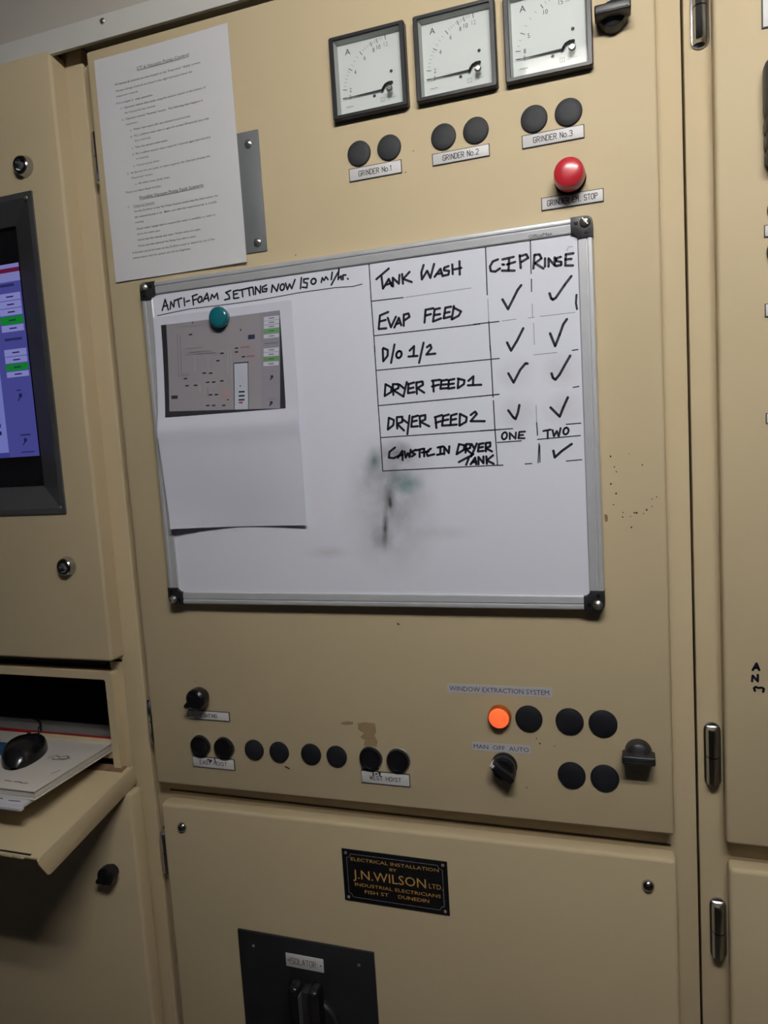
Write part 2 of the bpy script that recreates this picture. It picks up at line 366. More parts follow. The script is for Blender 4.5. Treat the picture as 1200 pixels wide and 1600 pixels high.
# pen strokes (mm on the board / panel) and the layout of the on-screen diagram
STROKES = {
  'TANK WASH': [[(341.8,413.3),(358.7,423.9)],[(348.6,417.3),(349.6,401.1)],[(349.9,401.1),(357.9,411.6),(361.1,402.9)],[(353.7,404.9),(360.8,406.5)],[(362.8,402.1),(363.1,412.3),(370.5,404.3),(371.9,414.6)],[(375.3,415.2),(375.7,403.7)],[(384.9,416.5),(376.3,409.3),(386.9,404.2)],[(403.0,422.3),(399.6,413.9),(399.8,405.7),(407.0,414.9),(410.5,406.2),(416.0,421.8)],[(415.8,406.8),(423.6,415.2),(425.7,406.2)],[(418.0,409.7),(425.3,409.7)],[(433.5,417.0),(428.2,415.8),(427.7,412.8),(433.9,411.4),(433.0,407.1),(426.8,406.7)],[(438.2,418.3),(438.2,407.1)],[(447.1,420.8),(446.6,405.4)],[(438.1,412.1),(448.9,412.9)]],
  'EVAP FEED': [[(354.6,372.1),(343.6,369.1),(340.8,352.9),(350.9,352.7)],[(342.5,361.8),(350.6,362.9)],[(353.5,365.2),(356.9,353.4),(364.2,365.3)],[(361.4,352.6),(367.9,363.6),(370.4,354.3)],[(363.6,356.3),(369.6,357.6)],[(374.3,365.4),(373.5,353.3)],[(374.3,366.7),(380.5,367.3),(381.6,363.3),(374.6,359.6)],[(402.3,369.3),(400.1,354.3)],[(402.3,369.3),(412.0,370.1)],[(401.3,362.4),(408.7,363.5)],[(413.7,368.7),(410.8,354.4),(421.0,357.1)],[(413.7,368.4),(420.3,369.2)],[(412.6,361.8),(420.0,362.2)],[(427.0,369.0),(424.3,356.7),(432.9,357.9)],[(427.0,369.0),(434.2,369.4)],[(425.3,362.9),(431.9,363.4)],[(437.5,369.7),(434.1,354.4),(442.8,357.8),(445.9,362.5),(437.4,367.8)]],
  'C.I.P': [[(492.8,416.8),(486.7,415.3),(483.1,410.0),(483.8,404.7),(489.2,403.4),(494.7,406.2)],[(497.8,410.4),(499.6,409.9)],[(498.1,416.1),(511.1,417.2)],[(505.8,416.2),(504.6,403.1)],[(496.9,403.5),(511.6,401.6)],[(503.1,409.7),(512.6,411.3)],[(518.1,418.0),(518.7,403.6)],[(518.1,416.8),(525.7,418.1),(527.8,413.8),(519.6,410.3)]],
  'RINSE': [[(534.9,415.7),(533.1,401.1)],[(534.9,416.2),(540.6,416.0),(542.7,411.2),(535.1,406.8),(544.5,399.6)],[(546.7,410.7),(546.3,401.7)],[(550.3,401.1),(550.7,410.1),(557.2,401.4),(557.5,410.3)],[(564.3,410.0),(559.1,409.0),(559.0,406.2),(564.6,404.3),(564.5,401.0),(558.8,400.6)],[(570.0,412.0),(568.9,399.8),(577.3,398.7)],[(570.0,412.0),(578.3,412.0)],[(569.2,406.5),(575.9,406.2)]],
  'D/O 1/2': [[(344.5,328.1),(344.2,313.0),(350.5,319.3),(351.0,326.1),(345.3,329.1)],[(360.2,332.0),(354.3,310.0)],[(366.0,323.5),(368.1,322.4),(368.8,319.7),(367.7,316.8),(365.4,315.1),(363.0,315.4),(361.6,317.6),(362.0,320.6),(363.9,322.9),(366.4,323.5)],[(379.2,322.7),(385.2,327.5),(383.8,315.4)],[(377.3,315.6),(388.8,315.4)],[(397.5,330.4),(390.4,306.7)],[(401.4,324.6),(405.8,327.2),(407.0,323.1),(400.2,315.9),(411.5,315.9)]],
  'DRYER FEED 1': [[(345.3,284.5),(343.3,270.0),(352.0,274.2),(353.1,279.7),(345.3,284.5)],[(354.8,282.3),(354.8,270.5)],[(354.9,283.7),(362.2,283.1),(361.9,278.3),(355.5,276.0),(367.8,267.4)],[(363.9,282.3),(369.1,277.4)],[(373.2,284.9),(367.8,267.4)],[(375.3,282.7),(373.8,271.1),(382.5,271.8)],[(375.2,282.0),(382.5,283.5)],[(374.9,276.5),(381.4,277.4)],[(385.4,282.5),(385.3,269.5)],[(385.4,283.2),(393.3,283.9),(393.8,279.8),(386.4,276.3),(394.7,270.1)],[(406.9,283.5),(406.8,270.6)],[(405.4,283.6),(415.4,284.1)],[(405.0,276.8),(413.6,278.2)],[(417.4,283.3),(415.5,273.3),(423.9,273.3)],[(417.4,282.6),(424.5,283.3)],[(416.4,277.9),(423.5,278.0)],[(426.5,282.5),(425.3,272.5),(433.0,273.2)],[(426.5,282.5),(433.5,283.5)],[(426.3,277.8),(432.5,278.0)],[(438.4,282.8),(437.1,272.2),(444.9,276.3),(445.9,280.9),(437.7,283.6)],[(450.6,279.8),(457.0,284.6),(455.9,274.7)],[(449.7,274.5),(466.0,273.9)]],
  'DRYER FEED 2': [[(347.0,242.5),(344.6,227.9),(352.3,233.0),(353.5,239.3),(347.0,242.5)],[(357.3,241.1),(357.2,228.5)],[(357.4,242.5),(364.7,242.7),(364.4,236.4),(357.6,234.1),(365.9,225.4)],[(365.3,239.2),(371.5,234.3)],[(374.3,243.4),(370.0,220.7)],[(377.8,241.8),(375.6,229.4),(384.3,229.6)],[(377.8,241.1),(385.1,242.7)],[(376.7,235.6),(383.3,236.6)],[(387.2,241.1),(387.2,228.7)],[(387.2,241.8),(394.5,242.7),(394.2,237.2),(387.6,234.9),(398.7,228.6)],[(407.2,239.1),(407.8,226.0)],[(406.4,239.1),(415.8,241.2)],[(407.0,232.2),(414.0,233.8)],[(417.1,239.8),(415.1,228.3),(425.0,228.3)],[(417.1,239.8),(424.3,241.3)],[(416.1,234.4),(423.2,235.2)],[(427.0,239.8),(425.7,228.3),(433.4,228.4)],[(427.0,239.8),(434.1,241.3)],[(426.4,234.4),(433.0,235.3)],[(438.2,241.0),(436.8,226.9),(445.3,231.0),(446.3,236.4),(438.2,241.0)],[(451.3,238.8),(457.0,242.4),(458.9,239.6),(450.9,231.4),(468.0,230.2)]],
  'CAUSTIC': [[(352.8,204.9),(345.0,199.7),(343.8,192.6),(350.4,191.6),(356.5,194.1)],[(355.7,192.0),(362.1,200.2),(361.8,188.6)],[(356.5,194.1),(362.5,195.2)],[(365.0,199.3),(366.0,191.5),(369.2,197.0),(371.1,191.9),(373.1,201.0)],[(379.7,200.6),(373.7,198.1),(378.6,195.1),(374.1,192.5)],[(379.7,199.9),(390.6,201.4)],[(384.8,200.3),(384.2,191.3)],[(390.6,201.4),(390.1,191.7)],[(387.5,196.7),(396.2,197.6)],[(399.2,200.9),(393.3,197.1),(394.4,192.1),(403.1,193.8)],[(407.9,201.8),(415.1,202.8)],[(411.5,202.3),(411.0,193.4)],[(406.7,192.9),(414.6,193.9)],[(415.9,193.1),(416.4,202.0),(421.7,194.2),(422.8,202.4)],[(434.9,203.8),(431.4,192.3),(440.8,197.3),(441.8,202.7),(434.9,204.4)],[(443.9,202.6),(442.7,193.7)],[(443.9,203.9),(449.5,203.6),(448.5,198.9),(443.6,197.8),(450.9,191.3)],[(450.9,203.5),(453.4,198.6)],[(457.1,203.9),(449.4,188.6)],[(459.8,203.0),(458.0,194.3),(464.9,194.6)],[(459.8,203.0),(465.3,203.8)],[(458.9,198.7),(464.4,199.4)],[(468.0,203.2),(467.6,193.8)],[(468.1,203.9),(473.5,204.3),(473.3,199.6),(467.8,197.8),(475.1,193.4)],[(433.7,182.5),(452.3,191.2)],[(446.6,187.4),(442.6,178.7)],[(448.2,179.1),(454.2,187.0),(455.1,178.8)],[(449.7,181.1),(455.3,182.2)],[(457.9,178.6),(458.3,187.5),(464.1,179.7),(464.5,187.8)],[(468.0,187.7),(468.2,178.8)],[(476.2,188.6),(468.4,182.9),(476.4,178.4)]],
  'ONE TWO': [[(491.8,215.5),(493.7,214.4),(494.3,211.8),(493.3,208.9),(491.2,207.1),(489.1,207.3),(487.9,209.4),(488.2,212.4),(489.9,214.8),(492.2,215.5)],[(497.2,206.8),(497.5,214.3),(504.0,207.0),(504.9,214.4)],[(508.9,214.1),(507.5,207.4),(514.8,206.9)],[(508.9,214.7),(515.7,214.8)],[(508.2,210.7),(513.3,211.0)],[(537.0,214.1),(545.4,215.2)],[(542.0,214.3),(541.7,205.0)],[(547.6,214.5),(548.9,207.2),(552.5,213.1),(554.4,206.8),(557.0,216.2)],[(563.5,216.4),(565.3,215.4),(566.0,213.0),(565.1,210.3),(563.1,208.6),(561.0,208.8),(559.8,210.8),(560.1,213.6),(561.7,215.8),(563.8,216.4)]],
  'ticks': [[(496.0,370.6),(502.0,358.8),(509.7,371.9),(514.1,379.4),(518.4,384.1)],[(550.3,371.0),(551.8,365.2),(553.7,363.5),(556.9,365.1),(567.6,378.6),(575.2,387.2)],[(499.1,320.5),(503.4,310.7),(511.0,321.6),(518.7,334.9)],[(549.1,325.9),(554.3,310.9),(559.9,323.6),(564.3,334.6),(568.5,339.9)],[(499.0,284.5),(504.7,273.3),(513.2,287.7),(519.7,294.4),(521.9,293.8)],[(549.0,280.1),(550.4,275.0),(553.1,272.6),(558.2,278.2),(563.9,287.6),(570.8,298.4)],[(497.0,241.1),(502.3,232.8),(505.1,230.3),(508.2,237.5),(510.3,246.4)],[(546.4,240.9),(556.4,229.6),(561.1,240.4),(566.4,251.1)],[(547.7,190.3),(548.9,182.4),(557.1,189.3),(568.8,197.0)]],
  'antifoam': [[(29.8,410.9),(36.0,424.8),(39.7,410.3)],[(32.4,416.0),(39.2,416.7)],[(42.7,411.2),(44.6,420.9),(48.7,413.2),(50.5,421.9)],[(51.4,421.8),(62.3,423.7)],[(56.4,422.4),(57.3,412.2)],[(65.9,423.2),(66.0,412.9)],[(68.8,418.1),(74.1,418.9)],[(79.4,424.0),(79.7,412.5)],[(78.9,424.1),(86.7,425.6)],[(79.2,418.5),(85.5,419.5)],[(91.5,422.3),(93.3,421.2),(93.7,418.7),(92.5,416.1),(90.4,414.6),(88.3,414.9),(87.2,416.9),(87.7,419.7),(89.6,421.8),(91.8,422.3)],[(94.6,415.1),(102.1,425.4),(103.9,414.9)],[(97.2,418.1),(103.7,418.8)],[(106.8,416.5),(109.4,422.8),(112.6,418.2),(117.3,423.5),(118.1,415.6)],[(138.0,424.6),(130.4,422.7),(134.7,419.1),(135.6,414.3),(127.9,413.5)],[(141.9,422.9),(141.6,413.6),(149.2,413.8)],[(141.9,422.9),(148.8,423.7)],[(141.8,418.7),(147.6,419.2)],[(150.1,423.1),(159.6,423.8)],[(155.0,423.0),(155.2,414.3)],[(159.6,423.8),(170.4,424.8)],[(165.0,424.1),(165.5,414.7)],[(171.2,424.0),(171.4,415.1)],[(174.1,415.1),(175.0,424.7),(181.1,415.8),(182.4,424.9)],[(190.9,425.0),(184.9,423.0),(184.4,417.1),(190.2,417.0),(191.3,420.4),(187.3,420.4)],[(197.4,415.0),(199.5,424.0),(205.3,415.2),(208.6,424.0)],[(214.4,423.5),(216.2,422.3),(216.7,419.8),(215.6,417.1),(213.5,415.6),(211.3,415.9),(210.2,418.0),(210.7,420.8),(212.5,423.0),(214.8,423.4)],[(218.5,423.9),(220.4,415.7),(224.0,422.1),(226.6,416.0),(232.1,426.7)],[(241.2,427.9),(238.8,414.6)],[(251.1,425.5),(244.3,425.7),(244.0,421.8),(248.9,420.1),(247.7,414.6),(241.5,416.0)],[(258.4,424.8),(260.5,423.7),(261.2,421.5),(260.2,419.1),(257.9,417.8),(255.5,418.2),(254.1,420.1),(254.4,422.5),(256.3,424.4),(258.8,424.7)],[(268.2,418.8),(269.9,424.2),(272.1,420.6),(274.9,424.7),(277.6,421.0)],[(283.9,429.1),(282.0,420.4)],[(292.6,429.1),(281.5,413.8)],[(293.3,432.3),(291.3,419.3)],[(291.4,420.4),(295.8,423.1),(295.5,418.7)],[(297.9,418.4),(298.3,423.9),(302.0,423.5)],[(304.1,418.8),(304.7,418.2)]],
  'underline': [[(20.9,404.6),(44.5,406.3),(73.5,407.9),(129.5,407.2),(183.5,407.4),(235.9,409.7),(286.2,409.9),(310.6,408.4),(322.8,409.8)]],
  'grid': [[(333.5,432.8),(333.3,388.2),(333.9,345.1),(334.0,325.4)],[(333.3,387.6),(374.9,387.2)],[(333.9,345.3),(468.0,345.3)],[(478.9,432.3),(478.3,378.0)],[(478.7,347.4),(478.8,313.0)],[(530.9,432.7),(530.3,395.8)],[(530.3,389.5),(530.0,375.8)],[(460.3,345.8),(490.7,345.8)],[(333.7,333.3),(333.9,302.8),(333.9,258.1),(334.3,218.7),(334.5,176.7)],[(333.9,302.5),(489.0,302.9)],[(333.9,258.6),(485.7,260.7)],[(334.2,218.4),(483.1,218.9)],[(334.4,176.0),(434.8,176.3),(481.7,176.4)],[(479.0,318.9),(479.3,302.5),(479.5,258.1)],[(479.7,254.1),(479.9,223.4),(481.1,176.4)],[(461.8,219.0),(501.2,219.2)],[(563.7,220.2),(579.9,220.5)],[(482.0,203.7),(510.8,204.1)],[(529.9,204.6),(578.9,206.2)],[(480.8,176.3),(487.7,176.2)],[(514.1,176.3),(522.0,176.5)],[(562.1,177.4),(579.6,178.2)],[(529.6,224.7),(530.1,209.4)],[(531.4,199.7),(529.4,177.1)],[(532.1,197.4),(531.6,177.6)],[(572.8,262.1),(579.2,262.7)],[(573.2,304.2),(579.6,304.5)],[(463.8,260.3),(487.0,261.0)]],
  'faint': [[(377.7,387.1),(418.1,387.7),(459.3,388.3)],[(478.7,373.2),(478.7,347.4)],[(530.1,361.4),(529.9,346.4)],[(530.8,339.4),(530.7,315.0)],[(494.3,345.9),(510.9,346.4)],[(525.0,346.0),(532.0,346.2)],[(539.0,346.3),(577.7,346.6)],[(577.5,419.4),(573.4,419.9),(571.2,415.8)],[(529.5,303.2),(555.9,303.5)],[(529.9,244.9),(529.6,224.7)]],
  'edge_mark': [[(580.1,365.8),(579.2,356.8),(580.1,349.9)]],
  'AN3': [[(758.3,-70.4),(762.3,-62.4),(765.0,-70.1)],[(760.3,-67.7),(764.2,-67.5)],[(757.5,-83.6),(758.2,-76.8),(763.4,-83.3),(763.5,-75.8)],[(760.3,-94.7),(759.4,-91.4),(761.4,-89.8),(763.6,-91.1),(767.2,-90.4),(769.5,-91.6),(768.8,-95.4)]],
  'east_scrawl': [[(30.1,-237.6),(37.2,-238.5),(34.0,-241.8)],[(42.6,-235.2),(43.1,-240.4)],[(8.1,-230.8),(14.6,-232.3)]],
  'west_scrawl': [[(290.2,-232.4),(290.3,-237.4)],[(293.5,-235.5),(295.8,-235.5)],[(298.2,-233.6),(300.6,-234.1),(299.2,-235.9),(300.6,-238.7)],[(274.4,-230.8),(283.0,-230.4)],[(292.4,-229.2),(297.8,-228.3)]],
  'pen_mark': [[(156.7,-238.4),(162.5,-240.6)]],
}
UI = [('pane',0.835,0.0,1.0,1.0),('white',0.868,0.912,0.999,0.951),('ink',0.91,0.928,0.957,0.935),('white',0.867,0.871,0.998,0.908),('ink',0.909,0.886,0.956,0.893),('white',0.866,0.83,0.997,0.865),('ink',0.909,0.844,0.955,0.851),('green',0.865,0.781,0.996,0.824),('ink',0.908,0.799,0.955,0.806),('white',0.864,0.731,0.995,0.77),('ink',0.907,0.747,0.954,0.754),('white',0.861,0.588,0.993,0.628),('ink',0.904,0.604,0.951,0.611),('white',0.86,0.544,0.992,0.583),('ink',0.903,0.56,0.95,0.567),('green',0.859,0.494,0.991,0.535),('ink',0.902,0.511,0.949,0.518),('white',0.858,0.445,0.99,0.487),('ink',0.901,0.462,0.948,0.47),('dim',0.867,0.67,0.989,0.682),('dim',0.923,0.382,0.942,0.389),('dim',0.889,0.098,0.96,0.105),('navy',0.728,0.738,0.787,0.785),('ink',0.601,0.493,0.728,0.505),('white2',0.599,-0.007,0.722,0.493),('ink',0.594,-0.014,0.6,0.506),('ink',0.72,-0.014,0.725,0.505),('ink',0.637,0.18,0.691,0.198),('ink',0.636,0.137,0.69,0.155),('ink',0.635,0.094,0.689,0.112),('red',0.638,0.065,0.673,0.083),('green',0.645,0.245,0.659,0.26),('ink',0.2,0.849,0.233,0.865),('ink',0.479,0.61,0.51,0.625),('ink',0.44,0.533,0.472,0.548),('ink',0.61,0.651,0.64,0.666),('ink',0.609,0.61,0.639,0.625),('ink',0.668,0.553,0.699,0.568),('ink',0.312,0.408,0.345,0.424),('ink',0.372,0.402,0.404,0.418),('ink',0.138,0.36,0.172,0.376),('ink',0.151,0.278,0.185,0.294),('ink',0.23,0.277,0.264,0.293),('ink',0.342,0.304,0.375,0.319),('ink',0.397,0.302,0.429,0.318),('ink',0.472,0.309,0.503,0.325),('ink',0.366,0.164,0.399,0.18),('ink',0.42,0.163,0.452,0.179),('ink',0.339,0.045,0.372,0.061),('ink',0.394,0.044,0.426,0.06),('ink',0.487,0.041,0.518,0.057),('ink',0.022,0.142,0.08,0.181),('ink',0.532,0.104,0.549,0.116),('ink',0.661,0.836,0.672,0.856),('ink',0.237,0.978,0.246,0.995),('pink',0.661,0.658,0.737,0.67),('pink',0.714,0.552,0.785,0.569),('pinkl',0.481,0.123,0.563,0.221),('dim',0.093,0.403,0.097,0.876),('dim',0.118,0.414,0.123,0.87),('dim',0.09,0.397,0.188,0.403),('dim',0.117,0.417,0.188,0.422),('dim',0.162,0.702,0.324,0.707),('dim',0.16,0.631,0.436,0.636),('dim',0.195,0.655,0.405,0.66),('dim',0.356,0.156,0.36,0.261),('dim',0.355,0.153,0.371,0.158),('pale',0.243,0.43,0.248,0.629),('pale',0.365,0.458,0.369,0.589),('pale',0.545,0.377,0.55,0.671),('pale',0.572,0.336,0.576,0.655),('pale',0.285,0.213,0.29,0.293),('pale',0.185,0.952,0.297,0.956)]
KEYS = [(0.93, 0.325), (0.923, 0.056)]
# ================================================================== THE SETTING
def struct(o): return tag(o, kind='structure')
RX0, RX1, RY = -3200, 4200, -4200
struct(MB().box(RX0, RX1, RY, 900, -1390, -1350).build('floor', FLOORM, smooth=0))
struct(MB().box(RX0, RX1, RY, 900, 1300, 1340).build('ceiling', CEIL, smooth=0))
struct(MB().box(RX0, RX1, 440, 500, -1350, 1300).build('wall_back', WALLP, smooth=0))
struct(MB().box(RX0 - 60, RX0, RY, 500, -1350, 1300).build('wall_left', ROOMP, smooth=0))
struct(MB().box(RX1, RX1 + 60, RY, 500, -1350, 1300).build('wall_right', ROOMP, smooth=0))
# wall behind the operator, with a daylight window
WX0, WX1 = -700, 400
wf = MB()
wf.box(RX0, WX0, RY - 60, RY, -1350, 1300).box(WX1, RX1, RY - 60, RY, -1350, 1300)
wf.box(WX0, WX1, RY - 60, RY, -1350, -250).box(WX0, WX1, RY - 60, RY, 900, 1300)
struct(wf.build('wall_front', ROOMP, smooth=0))
win = struct(thing('window_1', ((WX0 + WX1) / 2, RY, -250), None, None))
wfr = MB()
for b in ((-550, -500, 0, 1150), (500, 550, 0, 1150), (-500, 500, 0, 50), (-500, 500, 1100, 1150), (-22, 22, 50, 1100)):
    wfr.box(b[0], b[1], -40, 10, b[2], b[3], 4)
wfr.build('window_frame', TRIM, win)
for x0 in (-500, 22):
    MB().box(x0, x0 + 478, -18, -12, 50, 1100).build('pane', PANE, win, smooth=0)
# bulkhead over the cabinets and the metal strip along its lower edge
struct(MB().box(RX0, RX1, 3, 440, 800, 1300).build('wall_bulkhead', WALLP, smooth=0))
tr = struct(MB().box(RX0, RX1, -3, 3.2, 781, 812.5, 1.0).build('trim_1', TRIM))
SCR = MB().lathe([(0, -3.0), (2.2, -2.7), (3.8, -1.4), (4.2, 0), (4.2, 1)], seg=16)
SCR.box(-3.2, 3.2, -3.15, -2.2, -.5, .5)
_s = SCR.build('screw', SCREWM, tr, (-28.6, -3, 803.5))
SCREW_ME = _s.data
for x in (480, 990, -540):
    link('screw', SCREW_ME, tr, (x, -3, 803.5))

def screw(parent, loc, k=1., rot=0.):
    o = link('screw', SCREW_ME, parent, loc); o.scale = (k, k, k); o.rotation_euler = (0, rot, 0); return o

# ceiling luminaire (above the frame)
lamp = thing('ceiling_light', LAMP_POS, 'batten ceiling light with one bare fluorescent tube above the aisle', 'light')
MB().prism_x([(-40, 70), (-130, 24), (-128, 22), (-30, 36), (30, 36), (128, 22), (130, 24), (40, 70)], -330, 330, 0).build('housing', HOUSE, lamp)
for yy in (-62, 62):
    MB().lathe([(0, -300), (13, -300), (13, 300), (0, 300)], seg=16).xf(lambda p: (p[1], p[0] + yy, p[2])).build('tube', TUBE, lamp)
for s in (-1, 1):
    MB().box(s * 312 - 8, s * 312 + 8, -82, 82, -18, 45, 4).build('lamp_holder', HOUSE, lamp)
    MB().box(s * 200 - 6, s * 200 + 6, -6, 6, 68, 317, 1).build('suspension_rod', STEEL, lamp)

# ================================================================== CABINETS
F = 25                                            # plane of the cabinet frames; doors stand proud of it

def hinge_mesh():
    m = MB()
    # base leaf, two barrels with a joint line
    pts = []
    def stadium(cx, z0, z1, r, n=8):
        out = [(cx + r * math.cos(math.pi * k / n), z1 - r + r * math.sin(math.pi * k / n)) for k in range(n + 1)]
        out += [(cx - r * math.cos(math.pi * k / n), z0 + r - r * math.sin(math.pi * k / n)) for k in range(n + 1)]
        return out
    m.prism(stadium(0, -40, 40, 9.5), -3, 0, .8)
    for z0, z1 in ((-36, -.6), (.6, 36)):
        prof = [(-7.5, 0), (-7.2, -6), (-5, -10.5), (0, -12.5), (5, -10.5), (7.2, -6), (7.5, 0)]
        r = 5
        zs = [z0, z0 + 2, z0 + r, z1 - r, z1 - 2, z1] if True else []
        ks = [.55, .88, 1, 1, .88, .55]
        if z1 < 0: ks = [.55, .88, 1, 1, 1, 1]
        else: ks = [1, 1, 1, 1, .88, .55]
        v = []; f = []; n = len(prof)
        for z, k in zip(zs, ks):
            v += [(x * (.7 + .3 * k), -3 + y * k, z) for x, y in prof]
        for i in range(len(zs) - 1):
            for j in range(n - 1):
                f.append((i * n + j, i * n + j + 1, (i + 1) * n + j + 1, (i + 1) * n + j))
        f.append(tuple(range(n))); f.append(tuple((len(zs) - 1) * n + j for j in range(n)))
        m.raw(v, f)
    return m
HM = hinge_mesh()
HINGE_ME = None
def hinge(parent, x, z):
    global HINGE_ME
    if HINGE_ME is None:
        o = HM.build('hinge', CHROME, parent, (x, F, z)); HINGE_ME = o.data
    else:
        o = link('hinge', HINGE_ME, parent, (x, F, z))
    o['label'] = 'chrome barrel hinge'
    return o

# ---- centre cabinet
cab = thing('control_cabinet', (0, 0, 0), 'cream enamelled switchboard cabinet carrying the whiteboard and ammeters', 'cabinet')
fr = MB().box(-84, 698, F, 430, -1250, 771, 1.).build('frame', CREAM, cab)
fr2 = MB().box(-60, 668, F - 1.2, F + 1, -307.5, -305, .4).build('dividing_seam', CHIP, fr)
def slope_lo(k, zlim, x0=300):
    return lambda p: (p[0], p[1], p[2] + (k * (p[0] - x0) if p[2] < zlim else 0))
def slope_hi(k, zlim, x0=300):
    return lambda p: (p[0], p[1], p[2] + (k * (p[0] - x0) if p[2] > zlim else 0))
door_u = MB().box(-64, 671.5, 0, F - .2, -281.5, 773, 3.5, 3).xf(slope_lo(.006, 0)).build('door', CREAM, cab)
door_l = MB().box(-62, 673, 0, F - .2, -1180, -314, 5, 3).xf(slope_hi(.007, -500)).build('door', CREAM, cab)
for z in (640, -192):
    hinge(door_u, -72.5, z)
hinge(door_l, -72.5, -406)
for x, z in ((-26, -350), (640, -347.5)):
    o = MB().lathe([(0, -6), (3.5, -5.6), (6, -4), (7.4, -1.6), (7.6, 0), (7.6, 1)], seg=20).build('screw', CHROME, door_l, (x, 0, z))
    g = MB()
    for a in (0.4, 0.4 + math.pi / 2):
        c, s = math.cos(a), math.sin(a)
        g.ribbon([[(-3.4 * c, -3.4 * s), (3.4 * c, 3.4 * s)]], 1.3, -6.1)
    g.xf(lambda p, X=x, Z=z: (p[0] + X, p[1], p[2] + Z)).build('screw_slot', BLACK, door_l)
# marks with a shape of their own on the centre doors
res = MB()
rr = random.Random(3)
pts = [(272, -166), (283, -164), (297, -165), (298, -176), (295, -182), (299, -190), (297, -198), (288, -201), (278, -197), (281, -190), (274, -186), (280, -180), (272, -175)]
res.poly([(x, -.15, z) for x, z in pts])
res.poly([(x, -.15, z) for x, z in [(247, -167), (256, -164.5), (266, -165), (264, -168.5), (255, -170), (248, -169.5)]])
res.build('tape_residue', BROWN, door_u, smooth=0)
ch = MB()
SP = [(611.4, 179.9, 1.3), (615.3, 167.3, .9), (617.3, 161.6, .9), (610.8, 147.8, 1.2), (616.4, 136.3, 1.4), (613.1, 123, 1), (646, 168.2, 1), (632, 181.8, .6), (660.7, 130.6, .9), (655.6, 128.4, .8), (649.4, 116, 1.4), (638.3, 112.7, 1.5), (635.9, 113.1, 1.1), (623.4, 113.5, .8), (622.8, 108.2, 1), (632.4, 95.9, 1.2), (655.2, 120, .8), (646, 111.7, .8), (631.5, 108.7, .7),
      (338.4, -26.3, 1.6), (340, -27, 1.1), (20, -120, .9), (512, -170, 1.1), (516, -176, 1.3), (534, -178, .9), (497, -236, 1.), (395, 560, .8), (384, 537, .9), (560, 612, .8), (230, 460, .9)]
for x, z, r in SP:
    n = 7; ph = rr.random() * 6
    ch.poly([(x + r * rr.uniform(.6, 1.2) * math.cos(ph + 2 * math.pi * k / n), -.15, z + r * rr.uniform(.6, 1.2) * math.sin(ph + 2 * math.pi * k / n)) for k in range(n)])
ch.ribbon(STROKES['pen_mark'], 2.2, -.15)
tag(ch.build('paint_chips', CHIP, door_u, smooth=0), kind='stuff')
MB().poly([(604.2 + a, -.15, 107.5 + b) for a, b in ((-2, 4), (1, 4.5), (2.2, 1), (1.6, -4), (-1, -4.5), (-1.6, 0))]).build('rust_spot', RUST, door_u, smooth=0)

# ---- right-hand cabinet
cab2 = thing('control_cabinet', (0, 0, 0), 'cream cabinet with handwritten A N 3 on its door and chrome hinges', 'cabinet')
MB().box(700.8, 1480, F, 430, -1250, 771, 1.).build('frame', CREAM, cab2)
d2u = MB().box(728, 1455, 0, F - .2, -283.5, 773, 4.5, 3).build('door', CREAM, cab2)
d2l = MB().box(731, 1455, 0, F - .2, -1180, -313.5, 5, 3).build('door', CREAM, cab2)
for z in (657, -184): hinge(d2u, 717, z)
hinge(d2l, 720, -407)
MB().ribbon(STROKES['AN3'], 2.6, -.2).build('handwriting', MARK, d2u, smooth=0)

# ---- left-hand cabinet with the screen and the keyboard compartment
cab3 = thing('control_cabinet', (0, 0, 0), 'cream cabinet with built-in screen and an open keyboard compartment', 'cabinet')
b = MB()
b.box(-128, -91, F, 430, -1250, 796, 2.6, 3)
b.box(-730, -126, F + .3, 430, -104, 788).box(-730, -126, F + .3, 430, -1250, -302).box(-730, -620, F + .3, 430, -310, -100)
b.box(-150, -126, F + .3, 430, -310, -100)
b.build('frame', CREAM, cab3)
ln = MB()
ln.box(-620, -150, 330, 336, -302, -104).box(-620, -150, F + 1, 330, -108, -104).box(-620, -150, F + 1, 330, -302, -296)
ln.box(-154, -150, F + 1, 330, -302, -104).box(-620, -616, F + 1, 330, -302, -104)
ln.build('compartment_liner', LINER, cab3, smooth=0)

def ring_door(x0, x1, z0, z1, hx0, hx1, hz0, hz1, y0, y1, r):
    b = bmesh.new()
    def rect(a, c, d, e, y): return [b.verts.new(q) for q in ((a, y, d), (c, y, d), (c, y, e), (a, y, e))]
    of, inf, ob, inb = rect(x0, x1, z0, z1, y0), rect(hx0, hx1, hz0, hz1, y0), rect(x0, x1, z0, z1, y1), rect(hx0, hx1, hz0, hz1, y1)
    for k in range(4):
        j = (k + 1) % 4
        b.faces.new((of[k], of[j], inf[j], inf[k])); b.faces.new((ob[j], ob[k], inb[k], inb[j]))
        b.faces.new((of[j], of[k], ob[k], ob[j])); b.faces.new((inf[k], inf[j], inb[j], inb[k]))
    bmesh.ops.recalc_face_normals(b, faces=b.faces)
    ed = [e for e in b.edges if all(v in of for v in e.verts) or (any(v in of for v in e.verts) and any(v in ob for v in e.verts))]
    bmesh.ops.bevel(b, geom=ed, offset=r, segments=3, affect='EDGES', profile=.5)
    return MB().bm(b)
d3u = ring_door(-715, -121.5, -95, 788, -706, -181, 139, 601, -4, F - .2, 5).build('door', CREAM, cab3)
d3l = MB().box(-715, -113, -4, F - .2, -1180, -306, 5.5, 3).build('door', CREAM, cab3)
